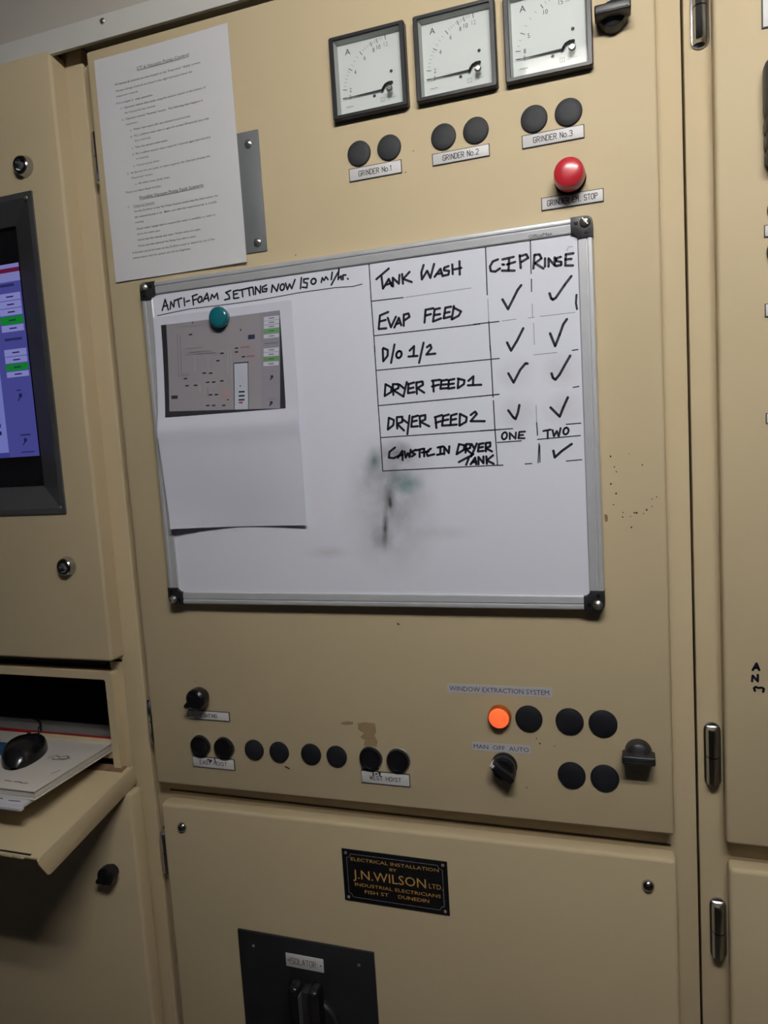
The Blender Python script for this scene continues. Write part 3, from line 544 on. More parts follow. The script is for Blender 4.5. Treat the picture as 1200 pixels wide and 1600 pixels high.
for z in (640, 53.5):
    lk = MB().lathe([(0, -3), (8, -3), (8.5, -11), (11.5, -11), (13, -9.5), (13.8, -4), (15, -1.5), (15.2, 0)], seg=24).build('lock', CHROME, d3u, (-184.5, -4, z))
    MB().box(-2.4, 2.4, -10.5, -2, -6.5, 6.5, 1).xf(lambda p, Z=z: (p[0] * .8 - p[2] * .55 - 184.5, p[1] - 4, p[0] * .55 + p[2] * .8 + Z)).build('lock_key', STEEL, d3u)
# rim around the compartment opening
rim = MB()
def rrect(x0, x1, z0, z1, r, n=5):
    out = []
    for cx, cz, a in ((x1 - r, z1 - r, 0), (x0 + r, z1 - r, 1), (x0 + r, z0 + r, 2), (x1 - r, z0 + r, 3)):
        out += [(cx + r * math.cos((a + k / n) * math.pi / 2), cz + r * math.sin((a + k / n) * math.pi / 2)) for k in range(n + 1)]
    return out
def frame_ring(mb, o, i, y0, y1):
    n = len(o); A = len(mb.v)
    v = [(x, y0, z) for x, z in o] + [(x, y0, z) for x, z in i] + [(x, y1, z) for x, z in o] + [(x, y1, z) for x, z in i]
    f = []
    for k in range(n):
        j = (k + 1) % n
        f += [(k, j, n + j, n + k), (2 * n + j, 2 * n + k, 3 * n + k, 3 * n + j), (j, k, 2 * n + k, 2 * n + j), (n + k, n + j, 3 * n + j, 3 * n + k)]
    return mb.raw(v, f)
frame_ring(rim, rrect(-630, -137, -287, -117, 5), rrect(-618, -150, -276, -129, 4), 10, F + 2)
rim.build('compartment_rim', CREAM, cab3)
# drop-down flap, hanging open a little below level: a folded sheet with deep side lips
def fz(y): return -272 + (y - 17) * 33.5 / 198
fl = MB().prism_x([(17, -272), (-181, -305.5), (-181, -308.5), (17, -275)], -700, -121, .5).build('flap', CREAM, cab3)
for x0, x1 in ((-123.2, -120.6), (-700.4, -697.8)):
    MB().prism_x([(19, -271.2), (-178, -304.6), (-183.5, -307.5), (-181, -316), (-170, -335), (-166, -337.5), (-159, -337), (24, -301), (25, -296)], x0, x1, .8).build('side_lip', CREAM, fl)
MB().prism_x([(-176, fz(-176) + .25), (-179, fz(-179) + .3), (-179, fz(-179) - .5), (-176, fz(-176) - .5)], -690, -137).build('front_gap', BLACK, fl)
for x0, x1 in ((-260, -186), (-183, -165), (-162, -145)):
    MB().prism_x([(-180, -305.6), (-183.5, -304.8), (-184, -308), (-181, -309)], x0, x1, .3).build('front_lip', CREAM, fl)
MB().prism_x([(16, -270.5), (2, -273.2), (2, -274.4), (16, -272)], -210, -130).build('hinge_rust', RUST, fl)
sl = MB().box(-330, -152, 20, 26, -263, -232, 1.5).build('slide_bracket', CREAM, cab3)
for x in (-191, -170):
    MB().lathe([(0, -4), (3.5, -3.6), (4.6, 0), (4.6, 1)], seg=14).build('bolt', CHIP, cab3, (x, 20, -252))
# ================================================================== SCREEN IN THE LEFT DOOR
mon = thing('panel_screen', (0, 0, 0), 'lit process-control screen in a stainless bezel set into the cabinet door', 'screen')
bz = MB()
o4 = [(-740 + 30, 134.7), (-176, 134.7), (-176, 605), (-710, 605)]
l4 = [(-702, 143), (-184, 143), (-184, 597), (-702, 597)]
i4 = [(-660, 177), (-228.5, 177), (-228.5, 568), (-660, 568)]
def frus(a, ya, b_, yb):
    for k in range(4):
        j = (k + 1) % 4
        bz.quad((a[k][0], ya, a[k][1]), (a[j][0], ya, a[j][1]), (b_[j][0], yb, b_[j][1]), (b_[k][0], yb, b_[k][1]))
frus(o4, -4, o4, -7); frus(o4, -7, l4, -7); frus(l4, -7, i4, 12); frus(i4, 12, i4, 19)
bz.build('bezel', STAIN, mon, smooth=0)
for x, z in ((-186, 596), (-184.5, 143.5), (-700, 596), (-700, 143.5)):
    screw(mon, (x, -7, z), .7)
MB().box(-690, -226.5, 18.5, 24, 174, 572).build('glass_panel', BLACKG, mon, smooth=0)
SC = {'bg': (.060, .065, .34), 'bg2': (.085, .09, .40), 'white': (.33, .34, .80), 'white2': (.24, .27, .75), 'green': (.005, .30, .03), 'ink': (.015, .018, .10),
      'dim': (.03, .032, .16), 'redln': (.16, .01, .05), 'head': (.30, .30, .72), 'navy': (.01, .02, .15), 'red': (.5, .03, .08), 'pink': (.5, .08, .25), 'pinkl': (.25, .16, .5), 'pane': (.075, .078, .36), 'pale': (.3, .3, .6)}
ui = MB(); ycur = [18.3]
def urect(c, x0, z0, x1, z1):
    ycur[0] -= .004
    ui.quad((x0, ycur[0], z0), (x1, ycur[0], z0), (x1, ycur[0], z1), (x0, ycur[0], z1), c)
urect('bg', -640, 224, -237, 517)
urect('bg2', -296, 224, -237, 492)
urect('head', -640, 511, -237, 517); urect('redln', -640, 504.5, -237, 511); urect('head', -640, 491, -237, 504.5)
for z0, z1, c in ((463.5, 474, 'white'), (452, 462.5, 'white'), (441, 451, 'white'), (427.5, 439.5, 'green'), (416.5, 426.5, 'white'),
                  (379.5, 390, 'white'), (369, 378.5, 'white'), (357.5, 367.5, 'green'), (347.5, 356, 'white')):
    urect(c, -283.5, z0, -240, z1); urect('ink', -268, (z0 + z1) / 2 - 1, -254, (z0 + z1) / 2 + 1)
urect('dim', -280, 403, -246, 407); urect('dim', -280, 484, -250, 488); urect('dim', -268, 326, -259, 328); urect('dim', -270, 256.5, -250, 259); urect('dim', -272, 230, -246, 232)
urect('white2', -372, 232, -296.5, 366)
for z in (287, 275, 263): urect('ink', -345, z - 3, -307, z + 3)
for k, (c, u0, v0, u1, v1) in enumerate(UI):
    if u1 < .55 and c != 'pane':
        urect(c, -640 + u0 * 410, 224 + v0 * 260, -640 + u1 * 410, 224 + v1 * 260)
def keyicon(mb, x, z, s, y, c):
    mb.poly([(x + s * math.cos(t * math.pi / 4) + s * .3, y, z + s * math.sin(t * math.pi / 4) + s * .5) for t in range(8)], c)
    mb.quad((x - s * .2, y, z + s * .2), (x + s * .3, y, z - s * .2), (x - s * 1.1, y, z - s * 2), (x - s * 1.5, y, z - s * 1.7), c)
keyicon(ui, -262, 317, 3.6, ycur[0] - .01, 'ink'); keyicon(ui, -262, 248, 3.4, ycur[0] - .01, 'ink')
ui.build('lit_display', SCREENCOL, mon, smooth=0, colours=SC)

# ================================================================== KEYBOARD COMPARTMENT CONTENTS
tag(MB().box(-600, -216, -92, 300, -264, -257.5, 1.5).build('keyboard_shelf', SHELFG), 'dark grey pull-out shelf inside the open compartment, under the manual', 'shelf')
bk2 = thing('ring_binder', (-420, -50, -257.5), 'thin white binder underneath the white manual, sticking out towards the flap', 'binder')
MB().box(-240, 250, -105, 85, 0, 7, 2.5, 3).xf(lambda p: (p[0], p[1] + .0 * p[0], p[2])).build('cover', BINDER, bk2)
MB().box(-240, 252, -108, -100, -1.5, 4.5, 2, 3).build('spine_edge', BINDER, bk2)
MB().ribbon([[(150, 0), (165, 3)], [(190, 2), (204, 7), (208, 6)], [(222, 4), (240, 5)]], 2., 0).xf(lambda p: (p[0], p[2] - 101, 7.1)).build('cover_print', MARK, bk2, smooth=0)['kind'] = 'stuff'
bk = thing('manual', (-420, -50, -250.5), 'white paperback manual with a red back edge, lying under the mouse', 'book')
MB().box(-280, 259.5, -88, 88, 1.6, 11.5, .6).build('pages', PAGES, bk)
cv = MB().box(-280, 261, -90, 90, 11.5, 13.6, .8).box(-280, 261, -90, 90, 0, 1.6, .6)
cv.build('cover', COVER, bk)
MB().box(-200, 250, 80, 91, 13.3, 14.0, .3).build('red_band', BOOKRED, bk)
MB().box(-60, 110, -20, 40, 13.5, 13.9, .1).build('cover_picture', BOOKBLUE, bk)
cp = MB().ribbon([[(196, 6), (204, 14), (214, 10), (222, 16), (230, 12), (226, 6), (214, 5)], [(205, 4), (212, 1), (226, 3), (234, 9)]], 1.6, 0)
cp.ribbon([[(208, -72), (216, -71), (222, -73), (233, -72)], [(190, -71), (202, -72)]], 1.5, 0).ribbon([[(244, -40), (249, -28)]], 1.5, 0)
cp.xf(lambda p: (p[0], p[2], 13.9)).build('cover_print', DKGREY, bk, smooth=0)['kind'] = 'stuff'

mo = thing('computer_mouse', (-270, -42, -236.9), 'black optical mouse lying on the white manual', 'mouse')
v = []; f = []; NU, NV = 20, 10
for i in range(NU + 1):
    t = i / NU; yy = 56 - 112 * t                        # from the cable end towards the viewer
    wv = (25 + 6 * math.sin(math.pi * t * .8)) * (max(0, math.sin(math.pi * (t * .992 + .004))) ** .42)
    h = 35 * (max(0, math.sin(math.pi * (t * .992 + .004)))) ** .55 * (.70 + .34 * t)
    for j in range(NV + 1):
        a = math.pi * j / NV
        cx, sx = math.cos(a), math.sin(a)
        v.append((wv * math.copysign(abs(cx) ** .75, cx), yy, h * sx ** .8))
for i in range(NU):
    for j in range(NV):
        k = i * (NV + 1) + j; f.append((k, k + 1, k + NV + 2, k + NV + 1))
for i in range(NU): f.append((i * (NV + 1), (i + 1) * (NV + 1), (i + 1) * (NV + 1) + NV, i * (NV + 1) + NV))
MB().raw(v, f).xf(lambda p: (p[0] * .88 - p[1] * .47, p[1] * .88 + p[0] * .47, p[2])).build('shell', BLACKG, mo, smooth=60)
MB().box(-3, 3, 12, 28, 14, 26.5, 2.5).xf(lambda p: (p[0] * .88 - p[1] * .47, p[1] * .88 + p[0] * .47, p[2])).build('scroll_wheel', DKGREY, mo)
def smoothpath(pts, n=6):
    out = []; pts = [Vector(p) for p in pts]
    for i in range(len(pts) - 1):
        p0, p1, p2, p3 = pts[max(i - 1, 0)], pts[i], pts[i + 1], pts[min(i + 2, len(pts) - 1)]
        for k in range(n):
            t = k / n
            out.append(.5 * ((2 * p1) + (p2 - p0) * t + (2 * p0 - 5 * p1 + 4 * p2 - p3) * t * t + (3 * p1 - p0 - 3 * p2 + p3) * t ** 3))
    return out + [pts[-1]]
MB().tube(smoothpath([(-26, 50, 6), (-42, 72, 4), (-62, 92, 2), (-92, 125, -14), (-128, 158, -18), (-158, 170, -18), (-176, 170, -18), (-194, 190, -18), (-216, 222, -18), (-232, 262, -18)]), 2.0).build('cable', BLACK, mo)

# ================================================================== NOTICE AND STEEL PLATE ON THE CENTRE DOOR
pl = thing('steel_plate', (175, 0, 547), 'narrow grey steel plate with two screws, half covered by the typed notice', 'plate')
MB().box(-33, 15.5, -2.2, 0, -76, 76, .5).build('plate', PLATE, pl)
screw(pl, (1, -2.2, 60), 1.35, .5); screw(pl, (3.5, -2.2, -64), 1.35, .2)
no = thing('notice_sheet', (55, 0, 609), 'typed white notice about vacuum pump control, stuck beside the steel plate', 'notice')
def ndef(p):
    x, y, z = p
    u = (x + 105) / 210; w = (z + 149) / 298
    yy = -1.2 - 2.6 * max(0, (u - .45) / .55) ** 1.2 - 2.2 * math.exp(-((u - .02) / .12) ** 2) * math.exp(-((w - .5) / .4) ** 2) - 1.0 * math.exp(-((w - .0) / .12) ** 2)
    return (x + 1.2 * (1 - w), yy + y, z)
g = MB(); NX, NZ = 14, 18
v = [ndef((-105 + 210 * i / NX, 0, -149 + 298 * j / NZ)) for j in range(NZ + 1) for i in range(NX + 1)]
v2 = [(a, b_ + .25, c) for a, b_, c in v]
f = []
n = NX + 1; T = len(v)
for j in range(NZ):
    for i in range(NX):
        k = j * n + i; f.append((k, k + 1, k + n + 1, k + n)); f.append((T + k, T + k + n, T + k + n + 1, T + k + 1))
for i in range(NX): f += [(i, i + 1, T + i + 1, T + i), (NZ * n + i, NZ * n + i + 1, T + NZ * n + i + 1, T + NZ * n + i)]
for j in range(NZ): f += [(j * n, (j + 1) * n, T + (j + 1) * n, T + j * n), (j * n + NX, (j + 1) * n + NX, T + (j + 1) * n + NX, T + j * n + NX)]
g.raw(v, f + []) if False else g.raw(v + v2, f)
g.build('sheet', PAPER, no, smooth=50)
LINES = [  # text, left edge, baseline, width (mm, from the sheet's lower left corner)
 ('CT 6 Vacuum Pump Control', 67, 258, 82, 1), ('All devices & controls are now located on the "Evaporator" display screens.', 30, 245, 136, 0),
 ('Vacuum Group Controls are found in the right hand pane below the', 30, 236.5, 122, 0), ('evaporator controls.', 30, 229.5, 36, 0),
 ('It is a simple 3 - step operation.', 30, 220.5, 58, 0), ('1.  Operator selects duty pump using the selector switch at the bottom of', 36, 213, 134, 0), ('the Vacuum Group controls.', 41, 206, 50, 0),
 ('2.  Operator presses "Activate" button.  The following then happens in', 36, 198, 128, 0), ('sequence:-', 41, 191, 20, 0),
 ('a.  Water valve opens (for the selected vacuum pump)', 47, 182.5, 96, 0), ('b.  PLC confirms water valve is open for at least 30 seconds (see note', 47, 174, 124, 0), ('box in memory).', 53, 167.5, 26, 0),
 ('c.  Then the vacuum valve opens.', 47, 159, 58, 0), ('d.  PLC confirms vacuum valve is open for 3 seconds again (see note box', 47, 150.5, 124, 0), ('in memory).', 53, 144, 20, 0),
 ('e.  Vacuum pump starts.', 47, 135.5, 42, 0), ('3.  At the end of a run cycle, or when required, the Operator presses the', 36, 127, 132, 0), ('"Deactivate" button.', 41, 120, 36, 0),
 ('a.  All valves close, pump stops.', 47, 111.5, 56, 0), ('There is an Alarm Reset function.', 30, 102.5, 58, 0), ('Possible Vacuum Pump Fault Scenario', 52, 92, 102, 1),
 ('1.', 32, 83, 3, 0), ('Pump low Vacuum.', 41, 83, 34, 2), ('On the 3rd floor in the Vac Pump location check that the field isolator for', 41, 75.5, 134, 0), ('the selected pump is on.  Make sure that the required pump is actually', 41, 68, 131, 0), ('running.', 41, 61, 14, 0),
 ('Check water supply tank to ensure that water is available i.e. water is', 42, 52, 126, 0), ('above the outlet pipe.', 42, 45, 38, 0), ('Check that the manual seal water Water valves are open.', 42, 37, 102, 0), ('Check that the selected Vac Pump low valve is open.', 42, 29, 94, 0),
 ('If the fault cannot be reset on the SCADA screen or cleared by one of the', 32, 21, 132, 0), ('actions above stop the system and call the Engineers.', 32, 14, 94, 0)]
tx = MB()
def place(p): return ndef((p[0] - 105, -.18, p[2] - 149 + 14))
for s_, x0, zb, w_, st in LINES:
    tx.text(s_, x0, zb, 3.9 if st == 1 else 2.7, w_, 0, fn=place)
    if st:
        tx.raw([place(q) for q in ((x0, 0, zb - 1.3), (x0 + w_, 0, zb - 1.3), (x0 + w_, 0, zb - .8), (x0, 0, zb - .8))], [(0, 1, 2, 3)])
tx.build('printed_text', INK, no, smooth=0)

# ================================================================== AMMETERS
def bezel_mesh():
    m = MB()
    o = rrect(-48, 48, -48, 48, 2.2, 3); o2 = rrect(-47, 47, -47, 47, 2, 3); i = rrect(-42.6, 42.6, -43.5, 43.5, .6, 3); i2 = rrect(-42, 42, -43, 43, .5, 3)
    n = len(o); v = []
    for ring, y in ((o, 0), (o, -9.5), (o2, -11), (i, -11), (i2, -9.8), (i2, -8)): v += [(x, y, z) for x, z in ring]
    f = []
    for r_ in range(5):
        for k in range(n):
            j = (k + 1) % n; f.append((r_ * n + k, r_ * n + j, (r_ + 1) * n + j, (r_ + 1) * n + k))
    return m.raw(v, f)
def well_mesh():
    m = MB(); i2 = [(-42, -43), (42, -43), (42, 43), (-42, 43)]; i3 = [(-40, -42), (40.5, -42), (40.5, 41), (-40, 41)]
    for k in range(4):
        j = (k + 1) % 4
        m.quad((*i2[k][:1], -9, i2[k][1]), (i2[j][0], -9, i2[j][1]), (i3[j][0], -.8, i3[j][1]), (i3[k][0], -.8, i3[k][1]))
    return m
def ammeter(x, z, label, majors, nums):
    t = thing('ammeter', (x, 0, z), label, 'ammeter', 'panel ammeters in a row')
    bz_ = bezel_mesh().build('bezel', BLACK, t)
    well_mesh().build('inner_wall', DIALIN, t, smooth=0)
    MB().box(-40.2, 40.7, -.8, -.2, -42.2, 41.2).build('dial', DIAL, t, smooth=0)
    px, pz = 25.0, -21.5                                        # pointer pivot
    pr = MB(); pf = MB()
    for a, lab, strong in nums:
        r = math.radians(180 - a)
        c, s = math.cos(r), math.sin(r)
        pr.ribbon([[(px + 57 * c, pz + 57 * s), (px + 62 * c, pz + 62 * s)]], .8, -.95)
        (pr if strong else pf).text(lab, px + 52 * c, pz + 52 * s - 2.7, 5.4, .8 * 3.1 * len(lab), -.95, 'C')
    for a in majors:
        r = math.radians(180 - a); c, s = math.cos(r), math.sin(r)
        pf.ribbon([[(px + 58.5 * c, pz + 58.5 * s), (px + 61.5 * c, pz + 61.5 * s)]], .5, -.95)
    pr.text('A', -30.5, 28.5, 7.2, 7, -.95)
    pf.text('moving iron', -33, -33, 1.8, 10, -.95) if False else None
    pf.ribbon([[(-33, -32.5), (-31, -31.5), (-29, -32.6), (-27, -31.6), (-24, -32.2)]], .8, -.95)
    pf.ribbon([[(12, -34), (12, -29.5), (17, -29.5), (17, -34), (12, -34)], [(14.5, -30.5), (14.5, -33)], [(20, -33), (31, -31)]], .5, -.95)
    for qx, qz in ((27, -1.5), (4, -25.5)):
        pr.lathe([(0, -.2), (1.7, -.2), (2, 0)], qx, qz, 10, -.9)
    tag(pr.build('scale_print', PRINT, t, smooth=0), kind='stuff'); tag(pf.build('faint_scale_print', PRINTF, t, smooth=0), kind='stuff')
    nd = MB()
    nd.raw([(-36, -3, -21.6), (16, -3, -20.4), (16, -3, -22.4), (-36, -3, -22.0), (-36, -2.2, -21.6), (16, -2.2, -20.4), (16, -2.2, -22.4), (-36, -2.2, -22.0)],
           [(0, 1, 2, 3), (4, 7, 6, 5), (0, 4, 5, 1), (3, 2, 6, 7)])
    hk = [(15, -22.5), (16.5, -19.5), (19, -16.5), (23, -15), (27.5, -15)]
    nd.ribbon([hk], 3.0, -3.2).ribbon([hk], 3.0, -2.2)
    nd.build('needle', DKGREY, t, smooth=0)
    zs = MB().lathe([(0, -11.6), (2.6, -11.4), (3.9, -10.2), (4.1, -8.8), (4.1, -8)], 26, -24.5, 18).box(22.9, 29.1, -11.75, -11, -25.1, -23.9)
    zs.build('zero_screw', SCREWM, t)
    MB().box(-42, 42, -9.0, -8.6, -43, 43).build('glass', GLASS, t, smooth=0)
    return t
n10 = [(1, '0', 1), (10, '2', 1), (33, '4', 1), (54, '6', 1), (69, '8', 1), (76.5, '10', 1), (87, '12', 0)]
n15 = [(1, '0', 1), (9, '1', 0), (27, '5', 1), (59, '10', 1), (79, '15', 1), (87, '30', 0)]
minor = [14, 18, 22, 26, 30, 38, 43, 48, 58, 61, 64, 67, 71, 73, 75, 79, 81, 83]
ammeter(346.2, 657.5, 'black framed square ammeter nearest the typed notice', minor, n10)
ammeter(453.2, 657.5, 'black framed square ammeter between the two other ammeters', minor, n10)
ammeter(558.5, 657.5, 'black framed square ammeter marked 5, 10 and 15, beside a rotary switch', [14, 20, 35, 43, 51, 64, 68, 72, 75, 81, 83, 85], n15)

# ================================================================== PLUGS, BUTTONS, LABEL PLATES
PLUG = [(0, -4.4), (8, -4.3), (12.5, -3.6), (14.4, -2.6), (15.2, -1.2), (15.2, 0)]
plug0 = plug1 = None
def plug(x, z, label, group):
    global plug0, plug1
    if z < 0:
        if plug1 is None:
            plug1 = MB().lathe(PLUG, seg=32).build('blanking_plug', PLUGB, None, (x, 0, z)); o = plug1
        else:
            o = plug1.copy(); COL.objects.link(o); o.location = P(x, 0, z); o.scale = (1, 1, 1)
        return tag(o, label, 'plug', group)
    if plug0 is None:
        plug0 = MB().lathe(PLUG, seg=32).build('blanking_plug', DKGREY, None, (x, 0, z)); o = plug0
    else:
        o = plug0.copy(); COL.objects.link(o); o.location = P(x, 0, z)
    return tag(o, label, 'plug', group)
def plate(x0, x1, z0, z1, label, text, name='label_plate', tw=.62, th=6., cat='sign', scr=None):
    xc, zc = (x0 + x1) / 2, (z0 + z1) / 2
    t = thing(name, (xc, 0, zc), label, cat)
    w, h = (x1 - x0) / 2, (z1 - z0) / 2
    MB().box(-w, w, -1.5, 0, -h, h, .3).build('backing', ENGR, t)
    MB().box(-w + .9, w - .9, -1.75, -1.4, -h + .9, h - .9, .1).build('white_face', WHITEP, t)
    MB().ribbon(engrave(text, 0, 0, th, w * 2 * tw), .85, -1.85).build('engraved_text', ENGR, t, smooth=0)
    if scr: MB().ribbon([[(p[0] - xc, p[1] - zc) for p in s_] for s_ in STROKES[scr]], 1.9, -1.95).build('pen_scrawl', MARK, t, smooth=0)
    return t
for xs, lab, gr_n in (((325.7, 364.9), 'dark grey round plug between the ammeter nearest the typed notice and its plate', 'plugs over the GRINDER No.1 plate'),
                      ((433, 472), 'dark grey round plug between the middle ammeter and its plate', 'plugs over the GRINDER No.2 plate'),
                      ((539.4, 577.7), 'dark grey round plug over the plate that is right above the emergency stop', 'plugs over the GRINDER No.3 plate')):
    for x in xs: plug(x, 569, lab, gr_n)
plate(311, 379.5, 537, 552.8, 'white engraved GRINDER No.1 plate, the one nearest the typed notice', 'GRINDER No.1')
plate(418, 487.2, 537.8, 551.8, 'white engraved GRINDER No.2 plate in the middle of the grinder plates', 'GRINDER No.2')
plate(524.7, 594.2, 538.4, 553.2, 'white engraved GRINDER No.3 plate right above the red emergency stop', 'GRINDER No.3')
plate(543.8, 612.8, 466.5, 481, 'white engraved plate reading GRINDER EM. STOP below the red button', 'GRINDER EM. STOP', tw=.8)
plate(4, 73.2, -177, -163, 'white engraved plate reading LIGHTING beside the pointer knob', 'LIGHTING', tw=.4, th=5.5)
plate(3.8, 74.8, -251, -234.3, 'white engraved plate reading EAST HOIST with pen scrawl', 'EAST HOIST', tw=.64, th=5.5, scr='east_scrawl')
plate(272.2, 342, -250.2, -232.3, 'white engraved plate reading WEST HOIST with pen scrawl', 'WEST HOIST', tw=.64, th=5.5, scr='west_scrawl')
for x, z, lab, gr in ((503.7, -144.2, 'black round plug beside the glowing orange lamp', None), (553.5, -144.6, 'black round plug in the upper pair near the bar-grip switch', 'upper plug pair by the bar-grip switch'), (593, -144.6, 'black round plug in the upper pair near the bar-grip switch', 'upper plug pair by the bar-grip switch'),
                      (553.5, -214, 'black round plug in the lower pair beside the selector knob', 'lower plug pair beside the selector knob'), (593, -214, 'black round plug in the lower pair beside the selector knob', 'lower plug pair beside the selector knob')):
    o = plug(x, z, lab, gr)
    o.scale = (1.12, 1, 1.12)
for x in (109, 149):
    plug(x, -217, 'black round plug next to the EAST HOIST button pair', 'unlabelled plugs after the EAST HOIST buttons')
for x in (198.6, 237.4):
    plug(x, -216, 'black round plug next to the WEST HOIST button pair', 'unlabelled plugs before the WEST HOIST buttons')
def button(x, z, label, group):
    t = thing('push_button', (x, 0, z), label, 'button', group)
    MB().lathe([(13.6, -6.2), (15.2, -6.0), (15.6, -4.8), (15.8, 0)], seg=32).build('collar', BLACKG, t)
    MB().lathe([(0, -5.2), (9, -5.3), (12.6, -5.6), (13.6, -6.0), (13.7, -2)], seg=32).build('cap', BLACKG, t)
    MB().lathe([(15.8, -1.6), (16.5, -1.2), (16.6, 0)], seg=32).build('ring', STEEL, t)
for x in (20.8, 60.7): button(x, -217, 'glossy black push button above the plate reading EAST HOIST', 'EAST HOIST push buttons')
for x in (288.2, 327.5): button(x, -213.4, 'glossy black push button above the plate reading WEST HOIST', 'WEST HOIST push buttons')

def tape_label(x0, x1, z0, z1, text, label, rot, h):
    xc, zc = (x0 + x1) / 2, (z0 + z1) / 2
    t = thing('tape_label', (xc, 0, zc), label, 'label')
    w, hh = (x1 - x0) / 2, (z1 - z0) / 2
    MB().box(-w, w, -.35, 0, -hh, hh).build('tape', TAPE, t, smooth=0)
    MB().text(text, -w * .955, -h / 2, h, w * 1.9, -.45).build('printed_text', TAPEINK, t, smooth=0)
    t.rotation_euler = (0, rot, 0)
tape_label(400.2, 533.6, -115.4, -103.6, 'WINDOW EXTRACTION SYSTEM', 'grey tape label reading WINDOW EXTRACTION SYSTEM', -.004, 6.6)
tape_label(429.4, 504, -191.2, -180.1, 'MAN  OFF  AUTO', 'grey tape label reading MAN OFF AUTO above the selector knob', -.006, 6.)

# emergency stop
em = thing('emergency_stop', (577.2, 0, 496), 'red mushroom emergency stop button on a black collar', 'button')
MB().lathe([(17.5, 0), (17.5, -4), (14.5, -6), (14.5, -16), (0, -16)], seg=32).build('collar', BLACKG, em)
MB().lathe([(12, -13), (17.2, -13.5), (17.4, -15), (16.4, -26), (15.4, -29), (12, -31), (6, -31.8), (0, -32)], seg=40).build('mushroom', RED, em, smooth=40)
# orange indicator lamp
il = thing('indicator_lamp', (467.2, 0, -143), 'round indicator lamp glowing orange below the window extraction label', 'lamp')
MB().lathe([(14.8, 0), (14.8, -3), (14.2, -4), (14.0, -7), (13.4, -8.5), (12.7, -8.5), (12.7, -6)], seg=36).build('collar', AMBERD, il)
MB().lathe([(12.7, -5), (12.7, -9.5), (12.2, -11), (10.6, -11.8), (0, -12.2)], seg=36).build('lens', AMBER, il)
# selector knob MAN OFF AUTO
se = thing('selector_switch', (470, 0, -208), 'black selector knob with white pointer below the MAN OFF AUTO label', 'switch')
MB().lathe([(16.5, 0), (16.5, -3.5), (15.4, -5), (15, -12), (12.5, -15.5), (0, -16)], seg=32).build('base', BLACKG, se)
A_ = math.radians(-38)
def rotk(p, a=A_): return (p[0] * math.cos(a) - p[2] * math.sin(a), p[1], p[0] * math.sin(a) + p[2] * math.cos(a))
gr_ = MB().prism([(-15.6, -3.5), (-15.6, 3.5), (-8, 5.2), (8, 5.2), (16.5, 4.2), (18, 2), (18, -2), (16.5, -4.2), (8, -5.2), (-8, -5.2)], -25, -6, 1.5).xf(rotk)
gr_.build('grip', BLACKG, se)
MB().box(-16.3, -11.5, -25.6, -12, -2.3, 2.3, .6).xf(rotk).build('pointer_mark', WHITEP, se)
# bar-grip rotary switches
def bar_switch(x, z, label):
    t = thing('rotary_switch', (x, 0, z), label, 'switch')
    MB().lathe([(15.6, 0), (15.6, -4), (15, -8), (13.6, -13), (9, -16), (0, -17)], seg=36).build('base', BLACK, t)
    MB().box(-18.6, 18.6, -28, -8, -5.5, 4.5, 1.8, 3).build('grip', BLACK, t)
    MB().box(-16, 16, -28.5, -27.5, -3.4, -2.6, .3).build('grip_ridge', DKGREY, t)
    return t
bar_switch(633, -176.5, 'black rotary switch with a level bar grip beside the unlabelled plugs')
bar_switch(628, 656.5, 'black rotary switch with a bar grip beside the ammeter marked to 15')
# pointer knobs with a lever nose
def nose_knob(x, y, z, label, k=1.):
    t = thing('pointer_knob', (x, y, z), label, 'knob')
    MB().lathe([(11, 0), (11, -6), (15.5 * k, -7), (16.2 * k, -12), (15.4 * k, -20), (12 * k, -23), (0, -24)], seg=32).build('cap', BLACKG, t)
    a = math.radians(212)
    MB().prism([(8, -6.5), (22 * k, -3.2), (24.5 * k, 0), (22 * k, 3.2), (8, 6.5)], -20, -8, 1.5).xf(lambda p: rotk(p, a)).build('lever', BLACKG, t)
nose_knob(30.5, 0, -140.5, 'black pointer knob above the plate reading LIGHTING')
nose_knob(-160, -4, -436, 'black pointer knob on the dark lower door under the open flap', .95)

# ================================================================== LOWER DOOR: NAMEPLATE AND ISOLATOR
np_ = thing('nameplate', (310.7, 0, -389), 'black installer nameplate with gold lettering on the lower door', 'sign')
MB().box(-76, 76, -1.4, 0, -38.5, 38.5, .4).build('plate', BLACKG, np_)
gd = MB()
gd.text('ELECTRICAL INSTALLATION', -63, 22.5, 5.0, 127, -1.55).text('BY', -6, 14.5, 4.4, 10, -1.55)
gd.text('J.N.WILSON', -61, -3.5, 14, 106, -1.55).text('LTD.', 49, -2.5, 7.2, 19, -1.55)
gd.text('INDUSTRIAL ELECTRICIANS', -59, -14.5, 5.0, 124, -1.55).text('FISH ST', -45, -24, 5.2, 35, -1.55).text('DUNEDIN', 4, -24, 5.2, 44, -1.55)
gd.build('gold_lettering', GOLD, np_, smooth=0)
bd = []
for sx, sz, flip in ((1, 1, 0), (-1, 1, 1), (-1, -1, 0), (1, -1, 1)):
    arc = [(sx * (69 - 6 * math.cos(a * math.pi / 8)), sz * (32 - 6 * math.sin(a * math.pi / 8))) for a in range(5)]
    arc = [(sx * 63, sz * 32), (sx * 63.6, sz * 29.2), (sx * 66, sz * 27), (sx * 69, sz * 26)]
    bd += arc[::-1] if not flip else arc
bd.append(bd[0])
MB().ribbon([bd], .5, -1.5).build('border_line', MARKF, np_, smooth=0)
for x in (-70, 70):
    for z in (-33, 33): screw(np_, (x, -1.4, z), .55)
iso = thing('isolator_switch', (165, 0, -600), 'large black isolator switch plate with a white ISOLATOR label', 'switch')
MB().box(-108.5, 108.5, -4, 0, -100, 100, 1.2).build('plate', BLACK, iso)
